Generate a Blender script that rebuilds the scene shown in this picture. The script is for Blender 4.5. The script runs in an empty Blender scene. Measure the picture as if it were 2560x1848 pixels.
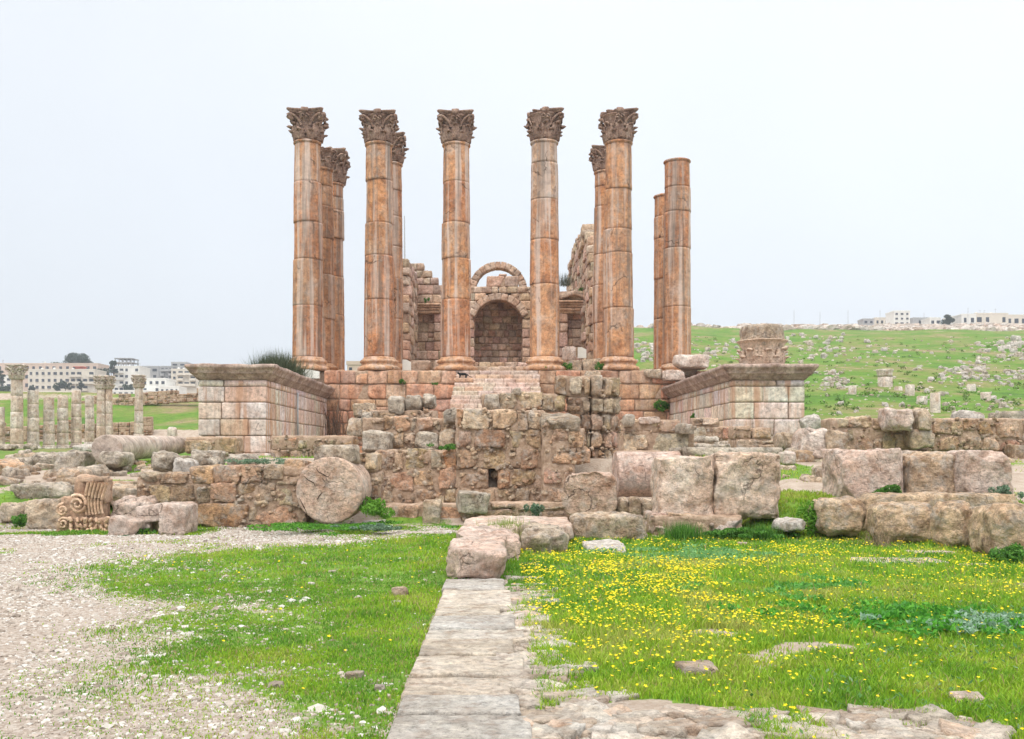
import bpy, math, random
import numpy as np
from math import radians as R, pi, sin, cos

# ---------------------------------------------------------------- camera, sky, sun, exposure
F, CX, HY, EYE = 2400.0, 1235.0, 1127.0, 1.65      # photo pixels (2560 wide), eye height in metres
SC = bpy.context.scene
COL = SC.collection
cam_d = bpy.data.cameras.new("camera")
cam = bpy.data.objects.new("camera", cam_d); COL.objects.link(cam)
cam.location = (0, 0, EYE); cam.rotation_euler = (R(90), 0, 0)
cam_d.sensor_width = 36; cam_d.lens = F / 2560 * 36
cam_d.shift_x = (1280 - CX) / 2560; cam_d.shift_y = (HY - 924) / 2560
cam_d.clip_start = 0.1; cam_d.clip_end = 6000
SC.camera = cam

SUN_EL, SUN_AZ = R(58), R(205)      # azimuth measured like the sky texture's rotation
world = bpy.data.worlds.new("World"); SC.world = world; world.use_nodes = True
wn, wl = world.node_tree.nodes, world.node_tree.links
wn.clear()
wo = wn.new("ShaderNodeOutputWorld"); bg = wn.new("ShaderNodeBackground"); bg.inputs[1].default_value = 0.1
sky = wn.new("ShaderNodeTexSky"); sky.sky_type = 'NISHITA'; sky.sun_disc = False
sky.sun_elevation = SUN_EL; sky.sun_rotation = SUN_AZ; sky.dust_density = 6; sky.air_density = 1.0
tc = wn.new("ShaderNodeTexCoord"); sep = wn.new("ShaderNodeSeparateXYZ"); wl.new(tc.outputs['Generated'], sep.inputs[0])
ramp = wn.new("ShaderNodeValToRGB"); wl.new(sep.outputs[2], ramp.inputs[0])     # overcast cloud deck, brighter overhead
el = ramp.color_ramp.elements
el[0].position = 0.0; el[0].color = (0.69, 0.735, 0.785, 1)
el[1].position = 1.0; el[1].color = (2.4, 2.38, 2.34, 1)
for p, c in ((0.10, (0.73, 0.775, 0.825, 1)), (0.24, (0.745, 0.79, 0.845, 1)), (0.42, (0.775, 0.81, 0.85, 1)), (0.6, (1.65, 1.66, 1.67, 1))):
    e = el.new(p); e.color = c
cn = wn.new("ShaderNodeTexNoise"); cn.inputs['Scale'].default_value = 1.6; cn.inputs['Detail'].default_value = 4
wl.new(tc.outputs['Generated'], cn.inputs['Vector'])
cr = wn.new("ShaderNodeMapRange"); wl.new(cn.outputs[0], cr.inputs[0]); cr.inputs[1].default_value = .3; cr.inputs[2].default_value = .7
cr.inputs[3].default_value = 9.2; cr.inputs[4].default_value = 10.2
sidex = wn.new("ShaderNodeMath"); sidex.operation = 'MULTIPLY_ADD'; wl.new(sep.outputs[0], sidex.inputs[0]); sidex.inputs[1].default_value = 1.3; wl.new(cr.outputs[0], sidex.inputs[2])
vm = wn.new("ShaderNodeVectorMath"); vm.operation = 'SCALE'; wl.new(ramp.outputs[0], vm.inputs[0]); wl.new(sidex.outputs[0], vm.inputs['Scale'])
mx = wn.new("ShaderNodeMixRGB"); mx.inputs[0].default_value = 0.92
wl.new(sky.outputs[0], mx.inputs[1]); wl.new(vm.outputs[0], mx.inputs[2])
wl.new(mx.outputs[0], bg.inputs[0]); wl.new(bg.outputs[0], wo.inputs[0])

sd = bpy.data.lights.new("sun", 'SUN'); sd.energy = 1.5; sd.angle = R(25); sd.color = (1.0, 0.95, 0.88)
sun = bpy.data.objects.new("sun", sd); COL.objects.link(sun)
sun.rotation_euler = (pi / 2 - SUN_EL, 0, R(-25)); sun.location = (0, 0, 40)
SC.view_settings.view_transform = 'Standard'; SC.view_settings.look = 'None'
SC.view_settings.exposure = 0.42; SC.view_settings.gamma = 1
SC.render.engine = 'CYCLES'
SC.cycles.max_bounces = 6; SC.cycles.diffuse_bounces = 3; SC.cycles.volume_bounces = 0
SC.cycles.use_denoising = True

rng = np.random.default_rng(7)
random.seed(7)

# ---------------------------------------------------------------- noise
def _h(ix, iy, iz, seed):
    h = (ix * 374761393 + iy * 668265263 + iz * 2147483647 + seed * 1274126177) & 0xffffffff
    h = ((h ^ (h >> 13)) * 1274126177) & 0xffffffff
    h = (h ^ (h >> 16)) & 0xffffffff
    return h / 4294967295.0 * 2 - 1
def vnoise(P, seed=0):
    I = np.floor(P).astype(np.int64); f = P - I; f = f * f * (3 - 2 * f)
    x, y, z = I[:, 0], I[:, 1], I[:, 2]; fx, fy, fz = f.T
    r = 0
    for dx in (0, 1):
        for dy in (0, 1):
            for dz in (0, 1):
                w = (fx if dx else 1 - fx) * (fy if dy else 1 - fy) * (fz if dz else 1 - fz)
                r = r + w * _h(x + dx, y + dy, z + dz, seed)
    return r
_q = np.array([[.36, .48, -.8], [-.8, .6, 0], [.48, .64, .6]]); ROT3 = _q
def fbm(P, octv=3, seed=0):
    r = 0; a = 1; s = 0
    for o in range(octv):
        P = P @ ROT3
        r = r + a * vnoise(P * 2 ** o + 13.7 * o, seed + o); s += a; a *= .5
    return r / s
def sstep(a, b, x):
    t = np.clip((x - a) / (b - a), 0, 1); return t * t * (3 - 2 * t)

# ---------------------------------------------------------------- pixels to metres
def PX(px, D): return (px - CX) * D / F
def PZ(py, D): return EYE + (HY - py) * D / F

# ---------------------------------------------------------------- mesh accumulation
class Acc:
    def __init__(s): s.v = []; s.q = []; s.t = []; s.c = []; s.n = 0
    def add(s, v, q=None, t=None, tint=(1, 1, 1)):
        v = np.asarray(v, float)
        if q is not None and len(q): s.q.append(np.asarray(q) + s.n)
        if t is not None and len(t): s.t.append(np.asarray(t) + s.n)
        c = np.ones((len(v), 4)); c[:, :3] = tint
        s.v.append(v); s.c.append(c); s.n += len(v)
    def mesh(s, name, origin=(0, 0, 0), smooth=True):
        v = np.concatenate(s.v) - np.asarray(origin); c = np.concatenate(s.c)
        q = np.concatenate(s.q) if s.q else np.zeros((0, 4), int)
        t = np.concatenate(s.t) if s.t else np.zeros((0, 3), int)
        me = bpy.data.meshes.new(name)
        me.vertices.add(len(v)); me.vertices.foreach_set("co", v.astype(np.float32).ravel())
        idx = np.concatenate([q.ravel(), t.ravel()]).astype(np.int32)
        me.loops.add(len(idx)); me.loops.foreach_set("vertex_index", idx)
        ls = np.concatenate([np.arange(len(q)) * 4, len(q) * 4 + np.arange(len(t)) * 3]).astype(np.int32)
        me.polygons.add(len(ls)); me.polygons.foreach_set("loop_start", ls)
        me.update(calc_edges=True)
        me.polygons.foreach_set("use_smooth", np.full(len(ls), smooth))
        a = me.color_attributes.new("tint", 'FLOAT_COLOR', 'POINT'); a.data.foreach_set("color", c.astype(np.float32).ravel())
        me.validate(); return me

ORIG = {}
def link(name, me, mat, parent=None, origin=(0, 0, 0)):
    o = bpy.data.objects.new(name, me); COL.objects.link(o)
    if mat and not me.materials: me.materials.append(mat)
    if parent: o.parent = parent
    else: o.location = origin
    return o
def build(A, name, mat, parent=None, smooth=True, origin=None):
    """world-space geometry -> one mesh object"""
    if parent is not None: org = ORIG[parent.name]
    else:
        v = np.concatenate(A.v); lo, hi = v.min(0), v.max(0)
        org = origin if origin is not None else ((lo[0] + hi[0]) / 2, (lo[1] + hi[1]) / 2, lo[2])
    o = link(name, A.mesh(name, org, smooth), mat, parent, org)
    ORIG[o.name] = org
    return o
def tag(o, label=None, cat=None, group=None, kind=None):
    if label: o['label'] = label
    if cat: o['category'] = cat
    if group: o['group'] = group
    if kind: o['kind'] = kind
    return o
def thing(name, label, cat, loc, group=None):
    o = bpy.data.objects.new(name, None); COL.objects.link(o); o.location = loc; o.empty_display_size = .3
    ORIG[o.name] = tuple(loc); return tag(o, label, cat, group)

# ---------------------------------------------------------------- shapes
_bc = {}
def boxgrid(n):
    if n in _bc: return _bc[n]
    nx, ny, nz = n; idx = {}; V = []; Q = []
    def vi(i, j, k):
        key = (i, j, k)
        if key not in idx:
            idx[key] = len(V); V.append((2 * i / nx - 1, 2 * j / ny - 1, 2 * k / nz - 1))
        return idx[key]
    for k, flip in ((0, True), (nz, False)):
        for i in range(nx):
            for j in range(ny):
                f = [vi(i, j, k), vi(i + 1, j, k), vi(i + 1, j + 1, k), vi(i, j + 1, k)]; Q.append(f[::-1] if flip else f)
    for j, flip in ((0, False), (ny, True)):
        for i in range(nx):
            for k in range(nz):
                f = [vi(i, j, k), vi(i + 1, j, k), vi(i + 1, j, k + 1), vi(i, j, k + 1)]; Q.append(f[::-1] if flip else f)
    for i, flip in ((0, True), (nx, False)):
        for j in range(ny):
            for k in range(nz):
                f = [vi(i, j, k), vi(i, j + 1, k), vi(i, j + 1, k + 1), vi(i, j, k + 1)]; Q.append(f[::-1] if flip else f)
    _bc[n] = (np.array(V), np.array(Q)); return _bc[n]

def rotm(rx, ry, rz):
    cx, sx, cy, sy, cz, sz = cos(rx), sin(rx), cos(ry), sin(ry), cos(rz), sin(rz)
    return np.array([[cz, -sz, 0], [sz, cz, 0], [0, 0, 1]]) @ np.array([[cy, 0, sy], [0, 1, 0], [-sy, 0, cy]]) @ np.array([[1, 0, 0], [0, cx, -sx], [0, sx, cx]])

def block(A, c, size, rot=(0, 0, 0), seg=.08, r=.03, amp=.015, freq=3.0, jit=.04, tint=(1, 1, 1), seed=None, nmax=36, chip=0.0, facets=0):
    """a stone block: jittered corners, rounded edges, weathered faces"""
    seed = int(rng.integers(1, 9999)) if seed is None else seed
    h = np.asarray(size, float) / 2
    n = tuple(int(np.clip(round(2 * a / seg), 2, nmax)) for a in h)
    U, Q = boxgrid(n)
    U = U * (1.35 - .35 * U * U)
    rr = np.random.default_rng(seed); J = rr.uniform(-1, 1, (8, 3)) * jit
    P = U * h
    for i, (sx, sy, sz) in enumerate([(a, b, d) for a in (-1, 1) for b in (-1, 1) for d in (-1, 1)]):
        w = (1 + sx * U[:, 0]) * (1 + sy * U[:, 1]) * (1 + sz * U[:, 2]) / 8
        P = P + w[:, None] * J[i] * h * 2
    r = min(r, h.min() * .9)
    Pq = U * h; q = np.clip(Pq, -(h - r), h - r); d = Pq - q; L = np.linalg.norm(d, axis=1)
    m = L > 1e-9
    corr = np.zeros_like(P); corr[m] = d[m] / L[m][:, None] * r - d[m]
    P = P + corr
    Nn = U / np.linalg.norm(U, axis=1)[:, None]
    for _ in range(facets):                         # flat breaks where pieces have split off
        nv = rr.normal(0, 1, 3) * np.array([1, 1, 1.]) ; nv = np.sign(nv) * np.abs(nv) ** .8; nv /= np.linalg.norm(nv)
        sup = np.abs(nv) @ h; dd = sup * rr.uniform(.70, .93)
        ex = P @ nv - dd; P = P - np.maximum(ex, 0)[:, None] * nv * .9
    S = P + rr.uniform(-50, 50, 3)
    disp = np.stack([fbm(S * freq, 3, seed + k) for k in (0, 11, 23)], 1) * amp
    rg = 1 - 2 * np.abs(vnoise(S * freq * 1.9, seed + 41))
    P = P + disp + Nn * (fbm(S * freq * 3.1, 4, seed + 31) * amp * 1.1 + np.minimum(rg, .2) * amp * .35 - np.clip(fbm(S * freq * .9, 2, seed + 77) - .18, 0, 1) * amp * 2.2)[:, None]
    if chip > 0:                                    # knocked-off corners and edges
        e = np.sort(np.abs(U), 1)[:, 1]; k = sstep(.55, 1, e) * np.clip(vnoise(S * freq * .7, seed + 5) + .1, 0, 1)
        P = P - P * (k * chip)[:, None]
    if any(rot): P = P @ rotm(*rot).T
    A.add(P + np.asarray(c), Q, tint=tint)

def prism(A, c, size, rz=0, tint=(1, 1, 1)):
    """plain sawn box"""
    U, Q = boxgrid((1, 1, 1)); P = U * np.asarray(size) / 2
    if rz: P = P @ rotm(0, 0, rz).T
    A.add(P + np.asarray(c), Q, tint=tint)

def lathe(A, c, prof, n=40, tint=(1, 1, 1), amp=0.0, freq=3, seed=1, closed=True, rotx=None, tseg=None):
    """prof: list of (r, z)"""
    prof = np.array(prof, float); k = len(prof); a = np.arange(n) / n * 2 * pi
    V = np.zeros((k, n, 3)); V[:, :, 0] = prof[:, 0:1] * np.cos(a); V[:, :, 1] = prof[:, 0:1] * np.sin(a); V[:, :, 2] = prof[:, 1:2]
    V = V.reshape(-1, 3)
    if amp:
        d = fbm((V + seed * 7.3) * freq, 4, seed) * amp; rad = V.copy(); rad[:, 2] = 0
        V = V + rad / np.maximum(np.linalg.norm(rad, axis=1), 1e-6)[:, None] * d[:, None]
    i = np.arange(k - 1)[:, None] * n + np.arange(n)[None]; j = np.arange(k - 1)[:, None] * n + (np.arange(n)[None] + 1) % n
    Q = np.stack([i, j, j + n, i + n], -1).reshape(-1, 4)
    T = []
    if closed:
        V = np.vstack([V, [[0, 0, prof[0, 1]], [0, 0, prof[-1, 1]]]]); b, t = k * n, k * n + 1
        for m in range(n):
            T.append((b, (m + 1) % n, m)); T.append((t, (k - 1) * n + m, (k - 1) * n + (m + 1) % n))
    if rotx is not None: V = V @ rotx.T
    A.add(V + np.asarray(c), Q, T, tint=tint)

def tube(A, pts, rads, n=5, tint=(1, 1, 1)):
    pts = np.asarray(pts, float); V = []
    for i, p in enumerate(pts):
        d = pts[min(i + 1, len(pts) - 1)] - pts[max(i - 1, 0)]; d = d / (np.linalg.norm(d) + 1e-9)
        u = np.cross(d, (0, 0, 1.)) if abs(d[2]) < .95 else np.cross(d, (1., 0, 0)); u /= np.linalg.norm(u); w = np.cross(d, u)
        for k in range(n):
            a = 2 * pi * k / n; V.append(p + (u * cos(a) + w * sin(a)) * rads[i])
    Q = [(i * n + k, i * n + (k + 1) % n, (i + 1) * n + (k + 1) % n, (i + 1) * n + k) for i in range(len(pts) - 1) for k in range(n)]
    A.add(V, Q, tint=tint)

# ---------------------------------------------------------------- materials
def newmat(name):
    m = bpy.data.materials.new(name); m.use_nodes = True
    nt = m.node_tree; b = nt.nodes['Principled BSDF']; b.inputs['Roughness'].default_value = .92
    b.inputs['Specular IOR Level'].default_value = .25
    return m, nt.nodes, nt.links, b
def nnoise(N, L, vec, scale, detail=6, rough=.6):
    n = N.new("ShaderNodeTexNoise"); n.inputs['Scale'].default_value = scale; n.inputs['Detail'].default_value = detail
    n.inputs['Roughness'].default_value = rough; L.new(vec, n.inputs['Vector']); return n.outputs[0]
def nramp(N, L, fac, stops):
    r = N.new("ShaderNodeValToRGB"); e = r.color_ramp.elements
    for i, (p, c) in enumerate(stops):
        c = (c, c, c) if not hasattr(c, '__len__') else c
        x = e[i] if i < 2 else e.new(p)
        x.position = p; x.color = (*c, 1)
    L.new(fac, r.inputs[0]); return r.outputs[0]
def nmix(N, L, fac, a, b, mode='MIX'):
    m = N.new("ShaderNodeMixRGB"); m.blend_type = mode
    for s, v in zip(m.inputs, (fac, a, b)):
        if hasattr(v, 'links'): L.new(v, s)
        elif hasattr(v, '__len__'): s.default_value = (*v, 1)
        else: s.default_value = v
    return m.outputs[0]
def nmath(N, L, op, a, b=0.0):
    m = N.new("ShaderNodeMath"); m.operation = op
    for s, v in zip(m.inputs, (a, b)):
        if hasattr(v, 'links'): L.new(v, s)
        else: s.default_value = v
    return m.outputs[0]
def objvec(N, L, sc=(1, 1, 1), rand=True):
    t = N.new("ShaderNodeTexCoord"); v = t.outputs['Object']
    if rand:
        oi = N.new("ShaderNodeObjectInfo"); s = nmath(N, L, 'MULTIPLY', oi.outputs['Random'], 91.0)
        a = N.new("ShaderNodeVectorMath"); a.operation = 'ADD'; L.new(v, a.inputs[0]); L.new(s, a.inputs[1]); v = a.outputs[0]
    if sc != (1, 1, 1):
        m = N.new("ShaderNodeVectorMath"); m.operation = 'MULTIPLY'; L.new(v, m.inputs[0]); m.inputs[1].default_value = sc; v = m.outputs[0]
    return v

def stone_mat(name, stops, scale=1.0, streak=0.0, streak_col=(.62, .5, .44), dark_streak=0.0, lichen=.5, lichen_col=(.17, .155, .135), bump=.5, dist=.03, fine=14, side_lichen=.35, pale=0.0, crack=0.0, crack_scale=.9, patch=1.0, streak_w=2.2, world_streak=False):
    m, N, L, B = newmat(name)
    v = objvec(N, L)
    base = nramp(N, L, nnoise(N, L, v, 1.3 * scale, 8, .62), stops)
    g = nramp(N, L, nnoise(N, L, v, 9 * scale, 9, .78), [(.32, .34), (.47, .94), (.66, 1.40)])
    col = nmix(N, L, 1.0, base, g, 'MULTIPLY')
    g2 = nramp(N, L, nnoise(N, L, v, 60 * scale, 3, .7), [(.3, .82), (.7, 1.15)])
    col = nmix(N, L, 1.0, col, g2, 'MULTIPLY')
    at = N.new("ShaderNodeAttribute"); at.attribute_name = "tint"
    col = nmix(N, L, 1.0, col, at.outputs['Color'], 'MULTIPLY')
    gp = nramp(N, L, nnoise(N, L, v, 3.1 * scale, 4, .6), [(.35, (.74, .66, .60)), (.48, (1, 1, 1)), (.65, (1.16, 1.15, 1.12))])
    col = nmix(N, L, patch, col, gp, 'MULTIPLY')
    if streak:
        vs = objvec(N, L, (streak_w, streak_w, .09 * streak_w))
        if world_streak:
            gp_ = N.new("ShaderNodeNewGeometry"); vq = N.new("ShaderNodeVectorMath"); vq.operation = 'MULTIPLY'; L.new(gp_.outputs['Position'], vq.inputs[0]); vq.inputs[1].default_value = (2.6, 2.6, .10); vs = vq.outputs[0]
        s = nramp(N, L, nnoise(N, L, vs, 1.6 * scale, 8, .55), [(.50, 0.0), (.60, streak)])
        col = nmix(N, L, s, col, streak_col)
    if dark_streak:
        vs = objvec(N, L, (4.2, 4.2, .22))
        if world_streak:
            vq = N.new("ShaderNodeVectorMath"); vq.operation = 'MULTIPLY'; L.new(gp_.outputs['Position'], vq.inputs[0]); vq.inputs[1].default_value = (3.1, 3.1, .10); vs = vq.outputs[0]
        vs2 = N.new("ShaderNodeVectorMath"); vs2.operation = 'ADD'; L.new(vs, vs2.inputs[0]); vs2.inputs[1].default_value = (17, 5, 9)
        s = nramp(N, L, nnoise(N, L, vs2.outputs[0], 1.3 * scale, 7, .65), [(.50, 0.0), (.66, dark_streak)])
        col = nmix(N, L, s, col, (.16, .125, .10))
    if pale:
        s = nramp(N, L, nnoise(N, L, v, 2.7 * scale, 9, .7), [(.5, 0.0), (.62, pale)])
        col = nmix(N, L, s, col, (.56, .50, .44))
    if lichen:
        ge = N.new("ShaderNodeNewGeometry"); sx = N.new("ShaderNodeSeparateXYZ"); L.new(ge.outputs['Normal'], sx.inputs[0])
        mr = N.new("ShaderNodeMapRange"); L.new(sx.outputs[2], mr.inputs[0]); mr.inputs[1].default_value = .0; mr.inputs[2].default_value = .8
        mr.inputs[3].default_value = side_lichen; mr.inputs[4].default_value = 1
        s = nramp(N, L, nnoise(N, L, v, 3.4 * scale, 10, .72), [(.47, 0.0), (.62, 1.0)])
        f = nmath(N, L, 'MULTIPLY', nmath(N, L, 'MULTIPLY', s, mr.outputs[0]), lichen)
        col = nmix(N, L, f, col, lichen_col)
        s2 = nramp(N, L, nnoise(N, L, v, 5.1 * scale, 8, .7), [(.55, 0.0), (.66, 1.0)])
        f2 = nmath(N, L, 'MULTIPLY', nmath(N, L, 'MULTIPLY', s2, mr.outputs[0]), lichen * .7)
        col = nmix(N, L, f2, col, (.47, .46, .42))
    hc = None
    if crack:
        nz = N.new("ShaderNodeTexNoise"); nz.inputs['Scale'].default_value = 2.3; nz.inputs['Detail'].default_value = 6; L.new(v, nz.inputs['Vector'])
        vd = N.new("ShaderNodeVectorMath"); vd.operation = 'MULTIPLY_ADD'; L.new(nz.outputs['Color'], vd.inputs[0]); vd.inputs[1].default_value = (.7, .7, .7); L.new(v, vd.inputs[2])
        ve = N.new("ShaderNodeTexVoronoi"); ve.feature = 'DISTANCE_TO_EDGE'; ve.inputs['Scale'].default_value = crack_scale; L.new(vd.outputs[0], ve.inputs['Vector'])
        ln = nramp(N, L, ve.outputs['Distance'], [(.004, 1.0), (.014, 0.0)])
        mk = nramp(N, L, nnoise(N, L, v, 1.1, 4, .5), [(.53, 0.0), (.62, 1.0)])
        hc = nmath(N, L, 'MULTIPLY', ln, mk)
        col = nmix(N, L, nmath(N, L, 'MULTIPLY', hc, crack), col, (.07, .045, .03))
    L.new(col, B.inputs['Base Color'])
    h = nnoise(N, L, v, fine * scale, 10, .68)
    vo = N.new("ShaderNodeTexVoronoi"); vo.inputs['Scale'].default_value = 26 * scale; L.new(v, vo.inputs['Vector'])
    pit = nramp(N, L, vo.outputs['Distance'], [(.05, .0), (.28, 1.0)])
    hh = nmath(N, L, 'ADD', h, nmath(N, L, 'MULTIPLY', pit, .12))
    hh = nmath(N, L, 'ADD', hh, nmath(N, L, 'MULTIPLY', nnoise(N, L, v, 4 * scale, 8, .6), 1.2))
    if hc is not None: hh = nmath(N, L, 'SUBTRACT', hh, nmath(N, L, 'MULTIPLY', hc, .8))
    b = N.new("ShaderNodeBump"); b.inputs['Strength'].default_value = min(1, bump * 1.3); b.inputs['Distance'].default_value = dist * 1.6
    L.new(hh, b.inputs['Height']); L.new(b.outputs[0], B.inputs['Normal'])
    return m

M = {}
M['column'] = stone_mat('orange limestone', [(.28, (.23, .115, .065)), (.42, (.41, .195, .095)), (.54, (.49, .255, .13)), (.66, (.45, .295, .205)), (.76, (.31, .20, .155))],
                        .7, streak=.75, streak_col=(.60, .48, .41), dark_streak=.75, lichen=.4, bump=.35, dist=.03, side_lichen=.8, crack=.75, crack_scale=.42, patch=.9, streak_w=1.7, world_streak=True)
M['column_base'] = stone_mat('orange base limestone', [(.3, (.36, .19, .11)), (.5, (.52, .29, .16)), (.7, (.56, .40, .28))],
                        1.0, streak=.4, lichen=.35, bump=.4, crack=.6)
M['capital'] = stone_mat('dark weathered capital stone', [(.3, (.17, .105, .08)), (.5, (.31, .20, .15)), (.7, (.46, .33, .26))],
                         1.2, lichen=.5, lichen_col=(.08, .075, .065), bump=.6, side_lichen=.5)
M['podium'] = stone_mat('warm podium ashlar', [(.3, (.33, .19, .125)), (.5, (.49, .30, .195)), (.7, (.58, .42, .31))],
                        .9, streak=.2, dark_streak=.3, lichen=.35, bump=.6, side_lichen=.4)
M['cella'] = stone_mat('brown cella masonry', [(.3, (.34, .235, .17)), (.5, (.48, .345, .255)), (.7, (.58, .46, .37))],
                       .9, dark_streak=.15, lichen=.45, lichen_col=(.2, .18, .155), bump=.6)
M['pier'] = stone_mat('pink streaked ashlar', [(.3, (.50, .38, .31)), (.5, (.61, .52, .455)), (.7, (.66, .61, .57))],
                      .8, streak=.75, streak_col=(.50, .28, .175), dark_streak=.3, lichen=.2, bump=.25, dist=.02, crack=.5, crack_scale=.6, patch=.5, streak_w=2.8)
M['cornice'] = stone_mat('grey brown cornice stone', [(.3, (.22, .155, .13)), (.5, (.38, .275, .23)), (.7, (.54, .43, .36))],
                         1.0, dark_streak=.4, lichen=.5, bump=.6)
M['rubble'] = stone_mat('tan ruin stone', [(.26, (.40, .275, .18)), (.45, (.56, .42, .295)), (.6, (.64, .51, .375)), (.75, (.72, .615, .49))],
                        1.1, dark_streak=.2, lichen=.72, lichen_col=(.11, .09, .07), bump=1, dist=.07, pale=.65, side_lichen=.5, crack=.35, crack_scale=2.2)
M['pink'] = stone_mat('pale pink limestone', [(.28, (.47, .32, .24)), (.5, (.63, .50, .425)), (.72, (.72, .64, .575))],
                      1.2, lichen=.45, lichen_col=(.20, .155, .12), bump=.9, dist=.05, pale=.5, side_lichen=.4, crack=.6, crack_scale=1.1)
M['grey'] = stone_mat('grey lichened stone', [(.28, (.32, .255, .195)), (.5, (.50, .425, .34)), (.72, (.64, .57, .485))],
                      1.4, lichen=.75, lichen_col=(.10, .09, .075), bump=.9, dist=.05, pale=.5, side_lichen=.55, crack=.5, crack_scale=1.8)
M['white'] = stone_mat('white limestone', [(.3, (.36, .32, .275)), (.5, (.48, .44, .40)), (.7, (.57, .54, .50))], 1.5, lichen=.45, lichen_col=(.28, .25, .21), bump=.7)
M['path'] = stone_mat('path limestone', [(.28, (.36, .305, .245)), (.5, (.50, .45, .385)), (.72, (.62, .585, .53))],
                      1.8, lichen=.42, lichen_col=(.24, .215, .18), bump=1, dist=.03, pale=.45)
M['shaft'] = stone_mat('weathered fallen shaft', [(.3, (.30, .26, .23)), (.5, (.45, .40, .36)), (.7, (.56, .51, .47))], .7, lichen=.4, bump=.12, dist=.02, pale=.3)
M['carve'] = stone_mat('carved tan stone', [(.3, (.46, .31, .22)), (.5, (.60, .45, .34)), (.7, (.68, .56, .46))], 1.5, lichen=.25, bump=.5, patch=.6)
M['stairs'] = stone_mat('pale pink step stone', [(.3, (.46, .35, .28)), (.5, (.56, .44, .36)), (.7, (.60, .50, .43))], 1.0, dark_streak=.3, lichen=.2, bump=.3)
M['steles'] = stone_mat('greyish colonnade stone', [(.3, (.46, .355, .28)), (.5, (.60, .52, .455)), (.7, (.68, .63, .585))], .9, streak=.4, streak_col=(.46, .31, .22), dark_streak=.3, lichen=.4, bump=.4)

def mortar_mat():
    m, N, L, B = newmat('earth mortar'); v = objvec(N, L)
    col = nramp(N, L, nnoise(N, L, v, 7, 8, .7), [(.3, (.26, .17, .115)), (.5, (.46, .325, .23)), (.7, (.60, .46, .36))])
    L.new(col, B.inputs['Base Color'])
    b = N.new("ShaderNodeBump"); b.inputs['Strength'].default_value = 1; b.inputs['Distance'].default_value = .06
    L.new(nnoise(N, L, v, 18, 8, .7), b.inputs['Height']); L.new(b.outputs[0], B.inputs['Normal']); return m
M['mortar'] = mortar_mat()

def plain(name, col, rough=.8, var=.15, scale=6):
    m, N, L, B = newmat(name); v = objvec(N, L)
    g = nramp(N, L, nnoise(N, L, v, scale, 5, .6), [(.3, 1 - var), (.7, 1 + var)])
    L.new(nmix(N, L, 1.0, g, col, 'MULTIPLY'), B.inputs['Base Color']); B.inputs['Roughness'].default_value = rough; return m

def leaf_mat(name, tr=.35):
    m, N, L, B = newmat(name)
    at = N.new("ShaderNodeAttribute"); at.attribute_name = "tint"
    L.new(at.outputs['Color'], B.inputs['Base Color']); B.inputs['Roughness'].default_value = .6
    t = N.new("ShaderNodeBsdfTranslucent"); L.new(at.outputs['Color'], t.inputs[0])
    mx = N.new("ShaderNodeMixShader"); mx.inputs[0].default_value = tr
    L.new(B.outputs[0], mx.inputs[1]); L.new(t.outputs[0], mx.inputs[2]); L.new(mx.outputs[0], N['Material Output'].inputs[0]); return m
M['leaf'] = leaf_mat('leaves and blades')
M['petal'] = leaf_mat('petals', .2)
M['pebble'] = None

def ground_mat():
    m, N, L, B = newmat('ground cover')
    t = N.new("ShaderNodeTexCoord"); v = t.outputs['Object']
    at = N.new("ShaderNodeAttribute"); at.attribute_name = "tint"; s = N.new("ShaderNodeSeparateColor"); L.new(at.outputs['Color'], s.inputs[0])
    grass = nramp(N, L, nnoise(N, L, v, .9, 8, .65), [(.3, (.07, .145, .02)), (.5, (.12, .22, .025)), (.7, (.18, .27, .04))])
    gf = nramp(N, L, nnoise(N, L, v, 7, 8, .75), [(.3, .6), (.7, 1.4)])
    grass = nmix(N, L, 1.0, grass, gf, 'MULTIPLY')
    far = nramp(N, L, nnoise(N, L, v, .11, 10, .75), [(.34, (.045, .11, .010)), (.46, (.085, .18, .013)), (.54, (.14, .175, .035)), (.62, (.24, .185, .10))])
    far = nmix(N, L, 1.0, far, gf, 'MULTIPLY')
    far = nmix(N, L, 1.0, far, nramp(N, L, nnoise(N, L, v, 1.1, 8, .75), [(.3, .7), (.7, 1.3)]), 'MULTIPLY')
    grass = nmix(N, L, s.outputs[2], grass, far)
    dirt = nramp(N, L, nnoise(N, L, v, 3, 10, .7), [(.3, (.26, .19, .14)), (.5, (.37, .295, .23)), (.7, (.46, .39, .32))])
    vo = N.new("ShaderNodeTexVoronoi"); vo.inputs['Scale'].default_value = 34; L.new(v, vo.inputs['Vector'])
    sc = N.new("ShaderNodeSeparateColor"); L.new(vo.outputs['Color'], sc.inputs[0])
    peb = nramp(N, L, sc.outputs[0], [(.0, (.25, .195, .155)), (.4, (.36, .30, .25)), (1, (.47, .42, .375))])
    dirt = nmix(N, L, nmath(N, L, 'MULTIPLY', s.outputs[1], .75), dirt, peb)
    f = nmath(N, L, 'ADD', s.outputs[0], nmath(N, L, 'MULTIPLY', nmath(N, L, 'SUBTRACT', nnoise(N, L, v, 2.6, 10, .75), .5), 1.4))
    f = nramp(N, L, f, [(.42, 0.0), (.58, 1.0)])
    L.new(nmix(N, L, f, dirt, grass), B.inputs['Base Color'])
    h = nmath(N, L, 'ADD', nnoise(N, L, v, 12, 10, .75), nmath(N, L, 'MULTIPLY', nmath(N, L, 'SUBTRACT', 1.0, vo.outputs['Distance']), .35))
    b = N.new("ShaderNodeBump"); b.inputs['Strength'].default_value = .8; b.inputs['Distance'].default_value = .04
    L.new(h, b.inputs['Height']); L.new(b.outputs[0], B.inputs['Normal']); return m
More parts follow.
